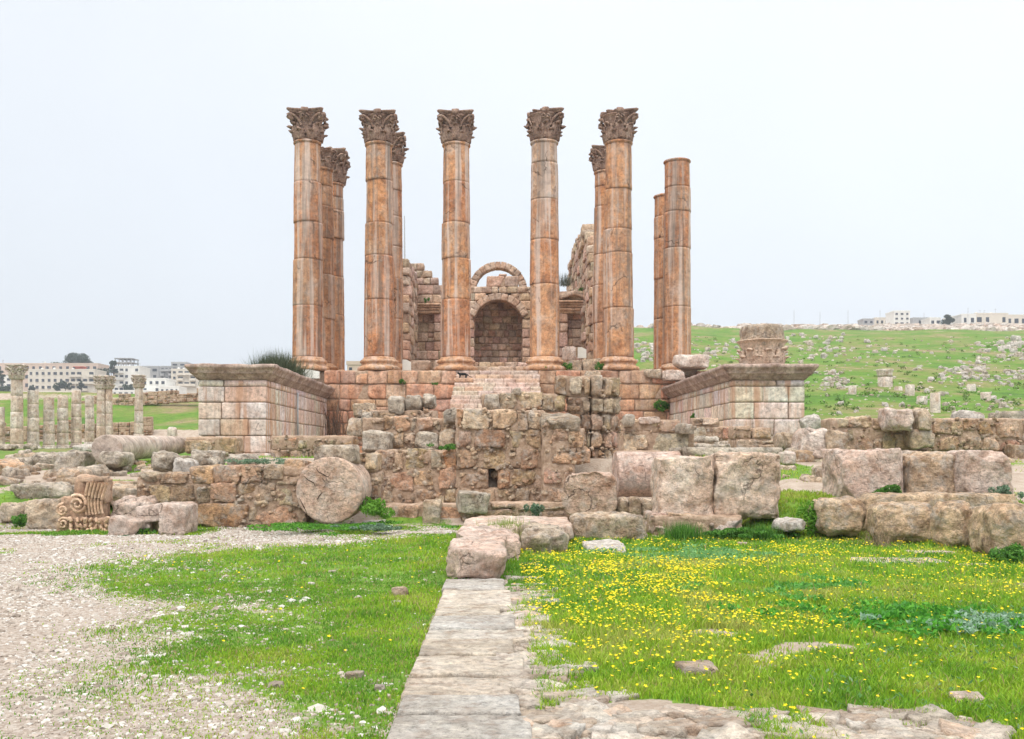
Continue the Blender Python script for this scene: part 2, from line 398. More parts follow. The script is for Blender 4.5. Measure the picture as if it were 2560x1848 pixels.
M['ground'] = ground_mat()

# ---------------------------------------------------------------- terrain
KL = [(0, 0), (20.4, 0), (22, .5), (25, .95), (30, 1.27), (35, 1.27), (70, 1.85), (86, 2.3), (90, 3.9), (100, 4.6), (116, 7.3), (120, 8.6), (135, 9.3), (250, 12), (400, 25), (450, 28.5), (520, 34), (700, 40), (1200, 46), (2500, 60), (5000, 60)]
KC = [(0, 0), (21.3, 0), (21.9, .28), (24.2, .32), (24.9, 1.45), (28, 1.5), (35, 1.3), (47, 1.4), (60, 1.7), (120, 3), (400, 16), (800, 30), (2500, 60), (5000, 60)]
KR = [(0, 0), (17.6, 0), (18.6, .12), (19.6, .6), (22, .9), (26, 1.35), (28, 1.6), (40, 2.0), (55, 2.9), (70, 4.6), (85, 6.7), (120, 12.6), (180, 22.5), (262, 34.6), (300, 38.0), (400, 53.5), (520, 66), (900, 70), (2500, 60), (5000, 60)]
def gz(x, y):
    x = np.asarray(x, float); y = np.asarray(y, float)
    D = np.maximum(y, .1); u = x / D
    f = lambda K: np.interp(y, *zip(*K))
    l, c, r = f(KL), f(KC), f(KR)
    wl_ = 1 - sstep(-.30, -.24, u)
    far = sstep(45, 75, y)
    a = .24 * (1 - far) + .05 * far; b = .31 * (1 - far) + .12 * far
    wr_ = sstep(0, 1, (u - a) / (b - a))
    z = l * wl_ + r * wr_ + c * (1 - wl_ - wr_)
    P = np.stack([x, y, np.zeros_like(x)], -1).reshape(-1, 3)
    n1 = fbm(P * .35, 3, 3).reshape(x.shape); n2 = fbm(P * .045, 3, 9).reshape(x.shape); n3 = fbm(P * 1.7, 2, 19).reshape(x.shape)
    z = z + n3 * .018 + n1 * .05 * sstep(6, 14, y) + n2 * np.clip((y - 55) * .016, 0, 1.8)
    hill = np.exp(-((u + .085) / .072) ** 2) * 118 * np.exp(-((y - 1700) / 350.) ** 2)      # far blue hill between the columns
    return z + hill
def gz1(x, y): return float(gz(np.array([x]), np.array([y]))[0])

BND = [(0, -1.3), (5.5, -1.5), (7.5, -2.5), (10.6, -3.9), (13, -5.0), (15.5, -5.6), (17.3, -3.6), (18.3, -2.8), (20.6, -2.5)]
def cover(x, y):
    """0 bare/gravel .. 1 grass"""
    P = np.stack([x, y, np.zeros_like(x)], -1).reshape(-1, 3)
    n = fbm(P * .55, 4, 41).reshape(x.shape); n2 = fbm(P * 1.3, 3, 47).reshape(x.shape)
    b = np.interp(y, *zip(*BND))
    left = sstep(-1.3, 2.0, (x - b) + n * 2.2)
    left = np.maximum(left, .42 * sstep(.12, .5, n2 + n * .5) * sstep(-5, -1, x - b + 1.5))
    fx = x < -.6
    g = np.where(fx, left, 1.0)
    # bare earth at the very front right of the path
    g = np.where((x > -.6) & (y < 6.15 + n2 * .5) & (x < 1.45 + n * .5), .0, g)
    g = np.where((x > 2.0 + n * .4) & (x < 2.95) & (y < 6.1 + n2 * .6), .1, g)
    # path itself
    re = .20 + .22 * n2 + np.where(y < 8.2, .1, 0)
    g = np.where((x > -.6) & (x < re) & (y < 12.2), 0.0, g)
    # bare spots in the meadow
    g = np.where((x > .5) & (y < 18), np.minimum(g, 1 - .9 * sstep(.38, .5, n2 * .8 + n * .5)), g)
    # among the ruins
    r = sstep(-.15, .3, n + .1); uu = x / np.maximum(y, 1)
    r = np.where((y > 22.3) & (uu > -.16) & (uu < .21), 0.0, r)
    r = np.where((y > 21.9) & (y < 25) & (uu > -.37) & (uu < -.16), r * .25, r)
    g = np.where((y > 18.8) & (y < 48), r, g)
    g = np.where((y > 28) & (x / np.maximum(y, 1) < -.3) & (y < 84), .95, g)
    return g

def make_ground():
    ys = np.concatenate([np.arange(-6, 4, .5), np.arange(4, 30, .09), np.geomspace(30, 130, 150), np.geomspace(132, 4800, 120)])
    us = np.linspace(-1, 1, 361); us = np.sign(us) * np.abs(us) ** 1.5
    W = np.maximum(14, ys * .95)
    X = us[None] * W[:, None]; Y = np.repeat(ys[:, None], len(us), 1)
    Z = gz(X, Y)
    n, k = X.shape; idx = np.arange(n * k).reshape(n, k)
    Q = np.stack([idx[:-1, :-1], idx[:-1, 1:], idx[1:, 1:], idx[1:, :-1]], -1).reshape(-1, 4)
    A = Acc(); A.add(np.stack([X, Y, Z], -1).reshape(-1, 3), Q)
    c = A.c[0]; g = cover(X, Y).ravel()
    gx = np.abs(np.gradient(Z, axis=0) / np.gradient(ys)[:, None]).ravel()
    x, y = X.ravel(), Y.ravel()
    hillmask = (y > 48)
    g = np.where(hillmask & (x > 0), .98, g)
    g = np.where((y > 84) & (x < 0), .98 - sstep(.22, .4, gx) * .9, g)
    P = np.stack([x, y, 0 * x], 1)
    g = np.where(hillmask & (x > 0), g - .75 * sstep(.3, .6, fbm(P * .05, 4, 77)), g)
    g = np.where((y > 262) & (x > 0), .25, g)
    g = np.where((y > 300) & (x <= 0), .35, g)
    c[:, 0] = g; c[:, 1] = np.where(y < 21, np.where(x > .9, .35, 1), .25); c[:, 2] = sstep(30, 60, y)
    o = build(A, 'ground', M['ground'], origin=(0, 0, 0)); tag(o, 'green and gravelly ground rising into grassy hills', kind='structure')
make_ground()

# ---------------------------------------------------------------- masonry
TINTS = {'warm': [(1, 1, 1), (1.08, .98, .92), (.9, .86, .82), (1.1, 1.05, 1.02), (.80, .72, .66), (1.12, .93, .82), (1.0, .96, .94), (1.22, 1.17, 1.12), (.72, .60, .52), (1.1, 1.08, 1.08)],
         'podium': [(1, 1, 1), (1.12, .95, .86), (1.0, .98, .98), (1.15, 1.13, 1.12), (.80, .72, .68), (1.1, .88, .76)],
         'pier': [(1, 1, 1), (1.04, 1.0, .98), (1.0, .92, .86), (1.06, 1.05, 1.06), (1.0, 1.0, 1.02), (1, .88, .80), (1.04, 1.02, 1.0)],
         'earth': [(.62, .46, .36), (.7, .54, .42), (.55, .42, .33), (.8, .64, .52)],
         'cella': [(1, 1, 1), (.85, .85, .87), (1.1, 1.02, .98), (.95, .85, .8), (.8, .78, .78), (1.1, 1.1, 1.1)]}
def course(A, B, p0, p1, z0, z1, thick, w, st, tints, top=False):
    """one course of stones from p0 to p1 (wall core lies on the left of that direction)"""
    p0 = np.array(p0, float); p1 = np.array(p1, float); d = p1 - p0; Ln = np.linalg.norm(d)
    if Ln < .02: return
    d /= Ln; nrm = np.array([-d[1], d[0]]); rz = math.atan2(d[1], d[0])
    s = 0.0
    while s < Ln - 1e-6:
        ww = w * random.uniform(1 - st['wv'], 1 + st['wv'])
        if Ln - s - ww < w * .45: ww = Ln - s
        ww = min(ww, Ln - s)
        g = st['gap']; tn = random.choice(tints); k = random.uniform(.9, 1.1); tn = tuple(t * k for t in tn)
        zz0, zz1 = z0, z1
        if top: zz1 += random.uniform(-st['rag'], st['rag'] * .6)
        pr = random.uniform(-st['push'], st['push'])
        cp = p0 + d * (s + ww / 2) + nrm * (thick / 2 + pr)
        kw = dict(rot=(0, 0, rz), seg=st['seg'], r=st['r'], amp=st['amp'], jit=st['jit'], chip=st['chip'], freq=st.get('freq', 3), facets=st.get('facets', 0))
        ir = st.get('irr', 0); zz0 += random.uniform(0, ir); zz1 -= random.uniform(0, ir) if not top else 0; kw['rot'] = (0, random.uniform(-ir, ir) * .8, rz)
        if st.get('split') and random.random() < st['split'] and zz1 - zz0 > .25:
            zm = zz0 + (zz1 - zz0) * random.uniform(.35, .65); parts = [(zz0, zm), (zm, zz1)]
        else: parts = [(zz0, zz1)]
        for a, b in parts:
            nn = 2 if (len(parts) == 2 and random.random() < .5) else 1
            for q in range(nn):
                cc = cp + d * (ww / nn) * (q - (nn - 1) / 2)
                block(A, (cc[0], cc[1], (a + b) / 2), (ww / nn - g, thick, b - a - g), tint=tuple(t * random.uniform(.93, 1.07) for t in tn), **kw)
        if st.get('chink') and random.random() < st['chink']:
            for _ in range(random.randint(1, 6)):
                hz = random.random() < .45; q = p0 + d * (s + (random.uniform(0, ww) if hz else random.uniform(-.04, .04))) + nrm * random.uniform(-.01, .05); e = random.uniform(.04, .10)
                block(A, (q[0], q[1], (z0 + random.uniform(-.02, .02)) if hz else random.uniform(zz0, zz1)), (e, e * 1.4, e * random.uniform(.6, 1.3)), rot=(0, random.uniform(-.5, .5), rz), seg=.05, r=e * .3, amp=.01, jit=.12, tint=random.choice(tints))
        s += ww
    if B is not None:                    # mortar core set back from the faces
        c = p0 + d * Ln / 2 + nrm * thick / 2; ins = st['inset']
        block(B, (c[0], c[1], (z0 + z1) / 2), (max(.05, Ln - ins), thick - ins * 2, z1 - z0 + .01), rot=(0, 0, rz), seg=.11, r=.02, amp=.035, jit=0, freq=4)
RUB = dict(facets=4, irr=.05, wv=.55, gap=.035, rag=.10, push=.035, seg=.05, r=.022, amp=.034, jit=.075, chip=.10, split=.25, chink=1.0, inset=.045, freq=3.4)
ASH = dict(wv=.4, gap=.012, rag=.02, push=.012, seg=.11, r=.02, amp=.01, jit=.008, chip=.04, split=0, chink=0, inset=.05)
POD = dict(facets=1, irr=.006, wv=.4, gap=.02, rag=.04, push=.025, seg=.11, r=.045, amp=.02, jit=.02, chip=.08, split=.06, chink=0, inset=.09)

def front_wall(A, B, D, rows, thick, st, tints, toprow=True):
    for i, (yt, yb, xl, xr, w) in enumerate(rows):
        course(A, B, (PX(xl, D), D), (PX(xr, D), D), PZ(yb, D), PZ(yt, D), thick, w * D / F, st, tints, top=toprow and i == 0)
def wall_thing(name, label, cat, rowsets, mat='rubble', st=RUB, tints='warm', group=None, extra=None):
    sets = []
    for D, thick, rows in rowsets:
        A, B = Acc(), Acc(); front_wall(A, B, D, rows, thick, st, TINTS[tints]); sets.append((A, B))
    if extra: A, B = Acc(), Acc(); extra(A, B); sets.append((A, B))
    v = np.concatenate([q for A, B in sets for q in A.v]); org = ((v[:, 0].min() + v[:, 0].max()) / 2, v[:, 1].min(), v[:, 2].min())
    t = thing(name, label, cat, org, group)
    for A, B in sets: build(A, 'stonework', M[mat], t); build(B, 'mortar_core', M['mortar'], t)
    return t

# ---------------------------------------------------------------- temple: podium and stairs
PTOP = 5.69
def podium():
    A, B, A2, B2 = Acc(), Acc(), Acc(), Acc()
    zr = [PZ(y, 48) for y in (926, 960, 998, 1028, 1058, 1086, 1113, 1140)]
    for i in range(7):
        course(A, B, (-8.5, 48), (PX(1140, 48), 48), zr[i + 1], zr[i], 1.4, [.95, 1.15, .95, 1.0, 1, 1, 1][i], POD, TINTS['podium'])
        course(A2, B2, (PX(1345, 48), 48), (9.1, 48), zr[i + 1], zr[i], 1.4, [.95, 1.15, .95, 1.0, 1, 1, 1][i], POD, TINTS['podium'])
    t = thing('temple_podium', 'tall orange ashlar podium carrying the temple columns', 'podium', (.3, 48, 1.3))
    for sx, p0, p1 in ((1, (11.4, 48), (11.4, 92)), (-1, (-10.8, 92), (-10.8, 48))):
        S = Acc()
        for i in range(7): course(S, None, p0, p1, zr[i + 1], zr[i], 1.2, 1.3, POD, TINTS['podium'])
        build(S, 'side_facing', M['podium'], t)
    for q_, w_ in ((A, B), (A2, B2)): build(q_, 'front_facing', M['podium'], t); build(w_, 'mortar_core', M['mortar'], t)
    C = Acc(); block(C, (.3, 70.2, (PTOP + 1) / 2 - .03), (21.6, 43.2, PTOP - 1), seg=1.2, r=.05, amp=.03, jit=0, nmax=40)
    build(C, 'floor', M['cella'], t)
    # plinth blocks under the front columns
podium()

def stairs():
    A = Acc(); xl, xr = PX(1140, 47), PX(1347, 47)
    n = 19; rise = .222; tread = .31
    for i in range(n):
        zt = PTOP - .02 - i * rise; y0 = 48.05 - i * tread
        rt_ = random.uniform(.88, 1.04); l = xl - random.uniform(0, .12) - i * .02; r = xr + random.uniform(0, .1); s = l
        while s < r - .01:
            w = min(random.uniform(.45, 1.0), r - s)
            if r - s - w < .3: w = r - s
            block(A, (s + w / 2, y0 + .4, zt - rise / 2 - .05), (w - .008, .8, rise + .09), seg=.12, r=.02, amp=.007, jit=.005, tint=tuple(t * rt_ * random.uniform(.95, 1.03) for t in random.choice(TINTS['pier'])))
            s += w
    o = build(A, 'stone_steps', M['stairs']); tag(o, 'pale pink stone staircase climbing between the podium walls', 'stairs')
stairs()

# ---------------------------------------------------------------- corinthian capital, h = 1 unit tall, r = bottom radius in units of h
def capital_acc(h, rb, seed=1, leaves=True, abacus=True, broken=(), missing=(), n=40, volutes=True):
    A = Acc(); rr = random.Random(seed)
    rt = rb * 1.22
    prof = [(rb * .98, 0), (rb * .97, .2 * h), (rb * 1.0, .45 * h), (rb * 1.05, .62 * h), (rb * 1.17, .78 * h), (rb * 1.32, .86 * h), (rb * 1.30, .88 * h)]
    pr = []
    for i in range(len(prof) - 1):
        for k in range(4):
            t = k / 4; pr.append((prof[i][0] * (1 - t) + prof[i + 1][0] * t, prof[i][1] * (1 - t) + prof[i + 1][1] * t))
    pr.append(prof[-1])
    lathe(A, (0, 0, 0), pr, n, amp=.03 * h, freq=5 / h, seed=seed)
    def leaf(ang, z0, ht, wd, curl, rbase):
        ns, nw = 12, 9; V = []
        for i in range(ns + 1):
            t = i / ns
            if t < .72: rad = rbase + .05 * h + .10 * h * t; z = z0 + ht * (t / .72) * .93
            else:
                k = (t - .72) / .28; a = k * 2.6
                rad = rbase + .122 * h + curl * (1 - cos(a)) * .62; z = z0 + ht * .93 + curl * .55 * sin(a)
            wdt = wd * (.80 + .35 * sin(t * pi * .9)) * (1 - .45 * max(0, t - .7) / .3)
            wdt *= 1 + .16 * (1 if (i % 3 == 0) else -.6) * (1 if t > .1 else 0)
            for j in range(nw):
                q = j / (nw - 1) * 2 - 1
                rib = .03 * h * (1 - abs(q)) + .018 * h * cos(q * 9)
                fold = -.05 * h * q * q
                x = q * wdt * .5; rd = rad + rib + fold; zz = z - .07 * ht * q * q
                ca, sa = cos(ang), sin(ang)
                V.append((rd * ca - x * sa, rd * sa + x * ca, zz))
        V = np.array(V); k = nw
        Q = [(i * k + j, i * k + j + 1, (i + 1) * k + j + 1, (i + 1) * k + j) for i in range(ns) for j in range(nw - 1)]
        # thickness
        ctr = np.array([0, 0, 0.]); d = V.copy(); d[:, 2] = 0; d /= np.linalg.norm(d, axis=1)[:, None]
        V2 = V - d * .055 * h; V2[-nw * 3:, 2] -= .05 * h
        nv = len(V); Q2 = [tuple(x + nv for x in q[::-1]) for q in Q]
        E = []
        edge = [j for j in range(nw)] + [i * k + nw - 1 for i in range(1, ns + 1)] + [ns * k + j for j in range(nw - 2, -1, -1)] + [i * k for i in range(ns - 1, 0, -1)]
        for a, b in zip(edge, edge[1:] + edge[:1]): E.append((b, a, a + nv, b + nv))
        VV = np.vstack([V, V2]); VV = VV + np.stack([fbm(VV * 6 / h, 2, seed + s) for s in (1, 2, 3)], 1) * .02 * h
        A.add(VV, Q + Q2 + E)
    if leaves:
        for i in range(8):
            if ('l', i) not in missing: leaf(i * pi / 4 + pi / 8, .02 * h, .30 * h * rr.uniform(.92, 1.05), rb * .68, .095 * h * rr.uniform(.6, 1.1), rb * .95)
        for i in range(8):
            if ('u', i) not in missing: leaf(i * pi / 4, .05 * h, .52 * h * rr.uniform(.95, 1.04), rb * .62, .135 * h * rr.uniform(.5, 1.1), rb * .95)
        for i in range(4 if volutes else 0):          # corner volutes and their stalks
            a = i * pi / 2 + pi / 4
            if i in broken: continue
            for sgn in (-1, 1):
                pts, rad = [], []
                for k in range(16):
                    t = k / 15
                    if t < .55:
                        q = t / .55; rd = rb * (1.05 + .35 * q * q + .32 * q ** 3); z = h * (.45 + .38 * q); aa = a - sgn * .42 * (1 - q) ** .8
                    else:
                        q = (t - .55) / .45; th = q * 2 * pi * 1.15; s = .095 * h * (1 - .62 * q)
                        cxr, cz = rb * 1.78 - .03 * h, h * .83 - .095 * h
                        rd = cxr + s * sin(th); z = cz + s * cos(th); aa = a
                    x, y = rd * cos(aa), rd * sin(aa); off = sgn * .035 * h
                    pts.append((x - sin(a) * off * -1, y + cos(a) * off * -1, z)); rad.append(h * (.05 - .018 * t))
                tube(A, pts, rad, 6)
            block(A, (rb * 1.60 * cos(a), rb * 1.60 * sin(a), h * .72), (.13 * h, .13 * h, .22 * h), rot=(0, .5, a), seg=.08 * h, r=.05 * h, amp=.02 * h, seed=seed + i)
        for i in range(4 if volutes else 0):          # inner helices meeting at the middle of each side, with a flower
            a = i * pi / 2
            for sgn in (-1, 1):
                pts, rad = [], []
                for k in range(14):
                    t = k / 13
                    if t < .5:
                        q = t / .5; aa = a + sgn * (.42 - .22 * q); z = h * (.48 + .33 * q); rd = rb * (1.12 + .2 * q)
                    else:
                        q = (t - .5) / .5; th = q * 2 * pi; s = .075 * h * (1 - .6 * q); rd = rb * 1.36
                        z = h * .74 + s * cos(th); aa = a + sgn * (.15 - s * sin(th) / (rb * 1.36) * 1.0)
                    pts.append((rd * cos(aa), rd * sin(aa), z)); rad.append(h * .028)
                tube(A, pts, rad, 5)
    if abacus:
        # concave sided slab, corners cut
        C = rb * 2.12 / math.sqrt(2); ns = 14; ring = []
        for s in range(4):
            a = s * pi / 2 + pi / 4 + pi / 2
            p = np.array([C * cos(a - pi / 2) * math.sqrt(2) * 1, C * sin(a - pi / 2) * math.sqrt(2) * 1]); q = np.array([C * cos(a) * math.sqrt(2), C * sin(a) * math.sqrt(2)])
            cs = s; ce = (s + 1) % 4
            for k in range(ns):
                t = .05 + .90 * k / (ns - 1)
                m = p * (1 - t) + q * t
                inn = 1 - .20 * sin(pi * t)
                if cs in broken and t < .3: inn *= .72
                if ce in broken and t > .7: inn *= .72
                ring.append(m * inn)
            # flower at mid side
        ring = np.array(ring); m = len(ring)
        lv = [(.86, .84), (.865, .90), (.885, .93), (.93, .95), (1.0, .975), (1.0, 1.0), (.96, 1.01)]
        lv = [(.82, .87), (.86, .895), (.90, .915), (.90, .925), (.985, .945), (1.0, .99), (.98, 1.0)]
        V = []
        for f, z in lv:
            for p in ring: V.append((p[0] * f, p[1] * f, z * h))
        V.append((0, 0, lv[0][1] * h)); V.append((0, 0, 1.0 * h)); V = np.array(V)
        V = V + np.stack([fbm(V * 5 / h, 3, seed + 60 + s) for s in (1, 2, 3)], 1) * .022 * h
        Q = [(l * m + k, l * m + (k + 1) % m, (l + 1) * m + (k + 1) % m, (l + 1) * m + k) for l in range(len(lv) - 1) for k in range(m)]
        b = len(lv) * m; T = [(b, (k + 1) % m, k) for k in range(m)] + [(b + 1, (len(lv) - 1) * m + k, (len(lv) - 1) * m + (k + 1) % m) for k in range(m)]
        A.add(V, Q, T)
        for i in range(4):
            a = i * pi / 2; d = C * .83
            block(A, (d * cos(a), d * sin(a), h * .95), (.16 * h, .26 * h, .17 * h), rot=(0, 0, a), seg=.05 * h, r=.06 * h, amp=.02 * h, seed=seed + 20 + i)
    return A

ZC0 = PTOP
def shaft_r(t, r0=.77, r1=.645): return r0 + (r1 - r0) * (t ** 1.5)
def temple_column(px, D, joints, label, lean=(0, 0), cap='a', base=True, r0=.765, r1=.64, group='columns of the temple porch', toppx=None, capkw={}, top_tint=None, tints=None, caph=1.5):
    x = PX(px, D); t = thing('temple_column', label, 'column', (x, D, PTOP), group)
    zb = PTOP + .70 if base else PTOP
    zs = [PTOP + 12.25 if cap else None]
    zj = [PZ(y, D) for y in joints]         # from the top of the shaft down to the top of the base
    zj[-1] = zb
    H = 12.3 + PTOP - zb
    A = Acc()
    s = PTOP
    bp = [(1.02, 0), (1.07, .03), (1.10, .10), (1.08, .19), (1.0, .235), (.955, .25), (.93, .27), (.90, .31), (.885, .36), (.905, .40), (.94, .42), (.965, .44), (.98, .48), (.965, .535), (.92, .565), (.86, .58), (.845, .60), (.84, .64), (.80, .66), (.775, .71)]
    if base:
        lathe(A, (x, D, s), bp, 48, amp=.035, freq=2.5, seed=int(px)); build(A, 'column_base', M['column_base'], t)
    cz = x, D
    for i in range(len(zj) - 1):
        A = Acc(); a, b = zj[i + 1], zj[i]
        ox, oy = random.uniform(-.035, .035), random.uniform(-.03, .03); dr = random.uniform(-.016, .018)
        n = max(6, int((b - a) / .11)); pr = []
        ra = shaft_r((a - zb) / H, r0, r1) + dr; rb_ = shaft_r((b - zb) / H, r0, r1) + dr
        pr.append((ra - .025, a)); pr.append((ra - .002, a + .012))
        for k in range(1, n):
            q = k / n; pr.append((ra + (rb_ - ra) * q, a + (b - a) * q))
        last = i == 0
        if last:
            pr += [(rb_, b - .16), (rb_ + .02, b - .13), (rb_ + .065, b - .10), (rb_ + .075, b - .06), (rb_ + .06, b - .02), (rb_ + .01, b)]
        else: pr += [(rb_ - .002, b - .012), (rb_ - .025, b - .001)]
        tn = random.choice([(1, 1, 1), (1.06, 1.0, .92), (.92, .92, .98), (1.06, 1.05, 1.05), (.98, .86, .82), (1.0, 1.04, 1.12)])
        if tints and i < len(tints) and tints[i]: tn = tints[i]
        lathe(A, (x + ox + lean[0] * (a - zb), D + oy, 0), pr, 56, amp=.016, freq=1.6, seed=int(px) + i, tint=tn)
        build(A, 'drum', M['column'], t)
    if cap:
        hh = caph
        A = capital_acc(hh, r1 * 1.0, seed=int(px), **capkw); V = A.v
        for k in range(len(V)): V[k] = V[k] + np.array([x + lean[0] * H, D, zj[0] - .01])
        build(A, 'capital', M['capital'], t)
    return t
temple_column(770, 49, [357, 460, 560, 652, 767, 892], 'leftmost column of the front temple row, pitted near its top', capkw=dict(missing=(('u', 6),)))
temple_column(948, 49, [362, 455, 562, 643, 752, 892], 'second front temple column from left, orange shaft beside the headless gap')
temple_column(1140, 49, [362, 460, 561, 650, 752, 892], 'front temple column at the left edge of the stairs, white streak down its shaft')
temple_column(1362, 49, [357, 412, 503, 603, 714, 892], 'front temple column just right of the arch, flare-tinted grey upper drums and cracked pink lowest drum', capkw=dict(broken=(2,)), tints=[(1.05, 1.32, 1.75), (1.05, 1.3, 1.7), (.98, 1.0, 1.1), (1.15, 1.05, .98), (1.1, 1.15, 1.2)])  # top two drum tints paint in the pale veil of a lens flare
temple_column(1545, 49, [358, 477, 577, 636, 773, 892], 'rightmost front temple column that still has its capital', capkw=dict(broken=(2,)))
temple_column(802, 52.7, [425, 470, 520, 600, 690, 800, 905], 'reddish column half hidden right behind the leftmost front column', caph=1.05, capkw=dict(broken=(0, 1, 2, 3)))
temple_column(974, 52.7, [411, 480, 545, 620, 700, 800, 905], 'slim looking column behind the second front column, capital broken and jutting right', capkw=dict(broken=(1, 0), missing=(('u', 6), ('l', 5))))
temple_column(829, 56.5, [462, 497, 530, 600, 695, 790, 910], 'third row column on the left with its capital just right of the reddish one', caph=1.9, r1=.66)
temple_column(1514, 56.5, [431, 470, 520, 640, 716, 810, 910], 'column peeking out left behind the rightmost capped front column', caph=1.35, capkw=dict(missing=(('l', 3),)))
temple_column(1693, 52.7, [403, 472, 533, 624, 770, 905], 'tall headless column standing apart on the right', cap=None, r1=.66)
temple_column(1667, 56.5, [490, 545, 600, 700, 800, 908], 'shorter headless column behind the tall one on the right', cap=None, r1=.69)

# plinth blocks of the porch, loose stones on the podium edge
def rock(name, label, cat, px0, px1, py0, py1, D, depth, mat='rubble', group=None, rz=0, tilt=0, tint=(1, 1, 1), r=.09, amp=.05, jit=.06, chip=.2, seg=.05, freq=2.2, z0=None, rx=0, sink=.03, fac=7):
    """loose stone whose front spans these photo pixels at distance D"""
    xa, xb = PX(px0, D), PX(px1, D); za, zb = PZ(py1, D), PZ(py0, D)
    if z0 is not None: za = z0
    za -= sink
    A = Acc(); block(A, ((xa + xb) / 2, D + depth / 2, (za + zb) / 2), (xb - xa, depth, zb - za), rot=(rx, tilt, rz), seg=max(min(seg, D * .0019), (xb - xa) / 36), r=r * .75, amp=amp, jit=jit, chip=chip, tint=tint, freq=freq, facets=fac)
    o = build(A, name, M[mat]); return tag(o, label, cat, group)

# ---------------------------------------------------------------- stair piers
def pier(x0, x1, y0, y1, label, seed, broken=0.0, base=True):
    ztop = 4.81; rows = [PZ(y, 35.3) for y in (950, 966, 1006, 1048, 1090, 1133)]
    t = thing('stair_pier', label, 'pier', ((x0 + x1) / 2, y0, 1.2), 'piers flanking the stairs')
    A, B = Acc(), Acc()
    for i in range(5):
        for p0, p1 in (((x0, y0), (x1, y0)), ((x1, y0 + .62), (x1, y1)), ((x0, y1), (x0, y0 + .62))):
            course(A, None, p0, p1, rows[i + 1], rows[i], .6, [1.5, 1.05, .95, .85, .8][i], ASH, TINTS['pier'])
    prism(B, ((x0 + x1) / 2, (y0 + y1) / 2, 2.9), (x1 - x0 - .2, y1 - y0 - .2, 3.5))
    build(A, 'ashlar_wall', M['pier'], t); build(B, 'mortar_core', M['mortar'], t)
    def band(prof, name, mat, amp, sd):
        A = Acc(); pts = []
        def seg(a, b, n): return [(a[0] + (b[0] - a[0]) * k / n, a[1] + (b[1] - a[1]) * k / n) for k in range(n)]
        nx, ny = 30, 90
        base_ = [((x0, y0), (-1, -1)), ((x1, y0), (1, -1)), ((x1, y1), (1, 1)), ((x0, y1), (-1, 1))]
        V = []; m = 2 * nx + 2 * ny
        for o, z in prof:
            c = [(x0 - o, y0 - o), (x1 + o, y0 - o), (x1 + o, y1), (x0 - o, y1)]
            ring = seg(c[0], c[1], nx) + seg(c[1], c[2], ny) + seg(c[2], c[3], nx) + seg(c[3], c[0], ny)
            V += [(p[0], p[1], z) for p in ring]
        V = np.array(V)
        D_ = np.stack([fbm(V * 1.9, 4, sd + s) for s in range(3)], 1) * amp; V = V + D_
        if broken and o > .2:           # worn away stretches of the overhang along the flanks
            n = fbm(V * np.array([.0, .8, 0.]) + 3, 2, sd + 9)
            k = broken * sstep(.05, .3, n) * sstep(y0 + 2.5, y0 + 3.5, V[:, 1])
            cx_ = (x0 + x1) / 2; hw = (x1 - x0) / 2
            over = np.maximum(np.abs(V[:, 0] - cx_) - hw, 0)
            V[:, 0] -= np.sign(V[:, 0] - cx_) * over * k * .8; V[:, 2] -= k * .25 * sstep(4.3, 4.8, V[:, 2])
        k = len(prof)
        Q = [(l * m + i, l * m + (i + 1) % m, (l + 1) * m + (i + 1) % m, (l + 1) * m + i) for l in range(k - 1) for i in range(m)]
        # lid
        top = (k - 1) * m; L_ = []
        for j in range(ny):
            pass
        c = np.array([((x0 + x1) / 2, (y0 + y1) / 2, prof[-1][1])]); V = np.vstack([V, c])
        T = [(k * m, top + i, top + (i + 1) % m) for i in range(m)]
        A.add(V, Q, T); build(A, name, M[mat], t)
    zc = PZ(950, 35.3)
    cor = [(.0, zc - .005), (.02, zc + .02), (.06, zc + .03), (.07, zc + .07), (.10, zc + .09), (.115, zc + .12), (.17, zc + .16), (.19, zc + .20), (.24, zc + .21), (.25, zc + .24),
           (.26, zc + .28), (.30, zc + .34), (.34, zc + .39), (.375, zc + .42), (.385, zc + .45), (.39, ztop - .03), (.34, ztop), (-.2, ztop + .01)]
    band(cor, 'cornice', 'cornice', .045, seed)
    if base:
        zb = PZ(1133, 35.3)
        bs = [(.16, zb - .6), (.16, zb - .16), (.13, zb - .14), (.10, zb - .13), (.10, zb - .09), (.06, zb - .07), (.07, zb - .03), (.02, zb - .01), (-.05, zb)]
        band(bs, 'base_moulding', 'pier', .008, seed + 5)
    return t
pier(-10.88, -8.36, 35.3, 48.0, 'left stair pier of streaked pink ashlar under a heavy dark cornice', 11)
pier(8.75, 11.43, 35.3, 48.0, 'right stair pier of pink and orange ashlar carrying a carved capital', 31, broken=.75)

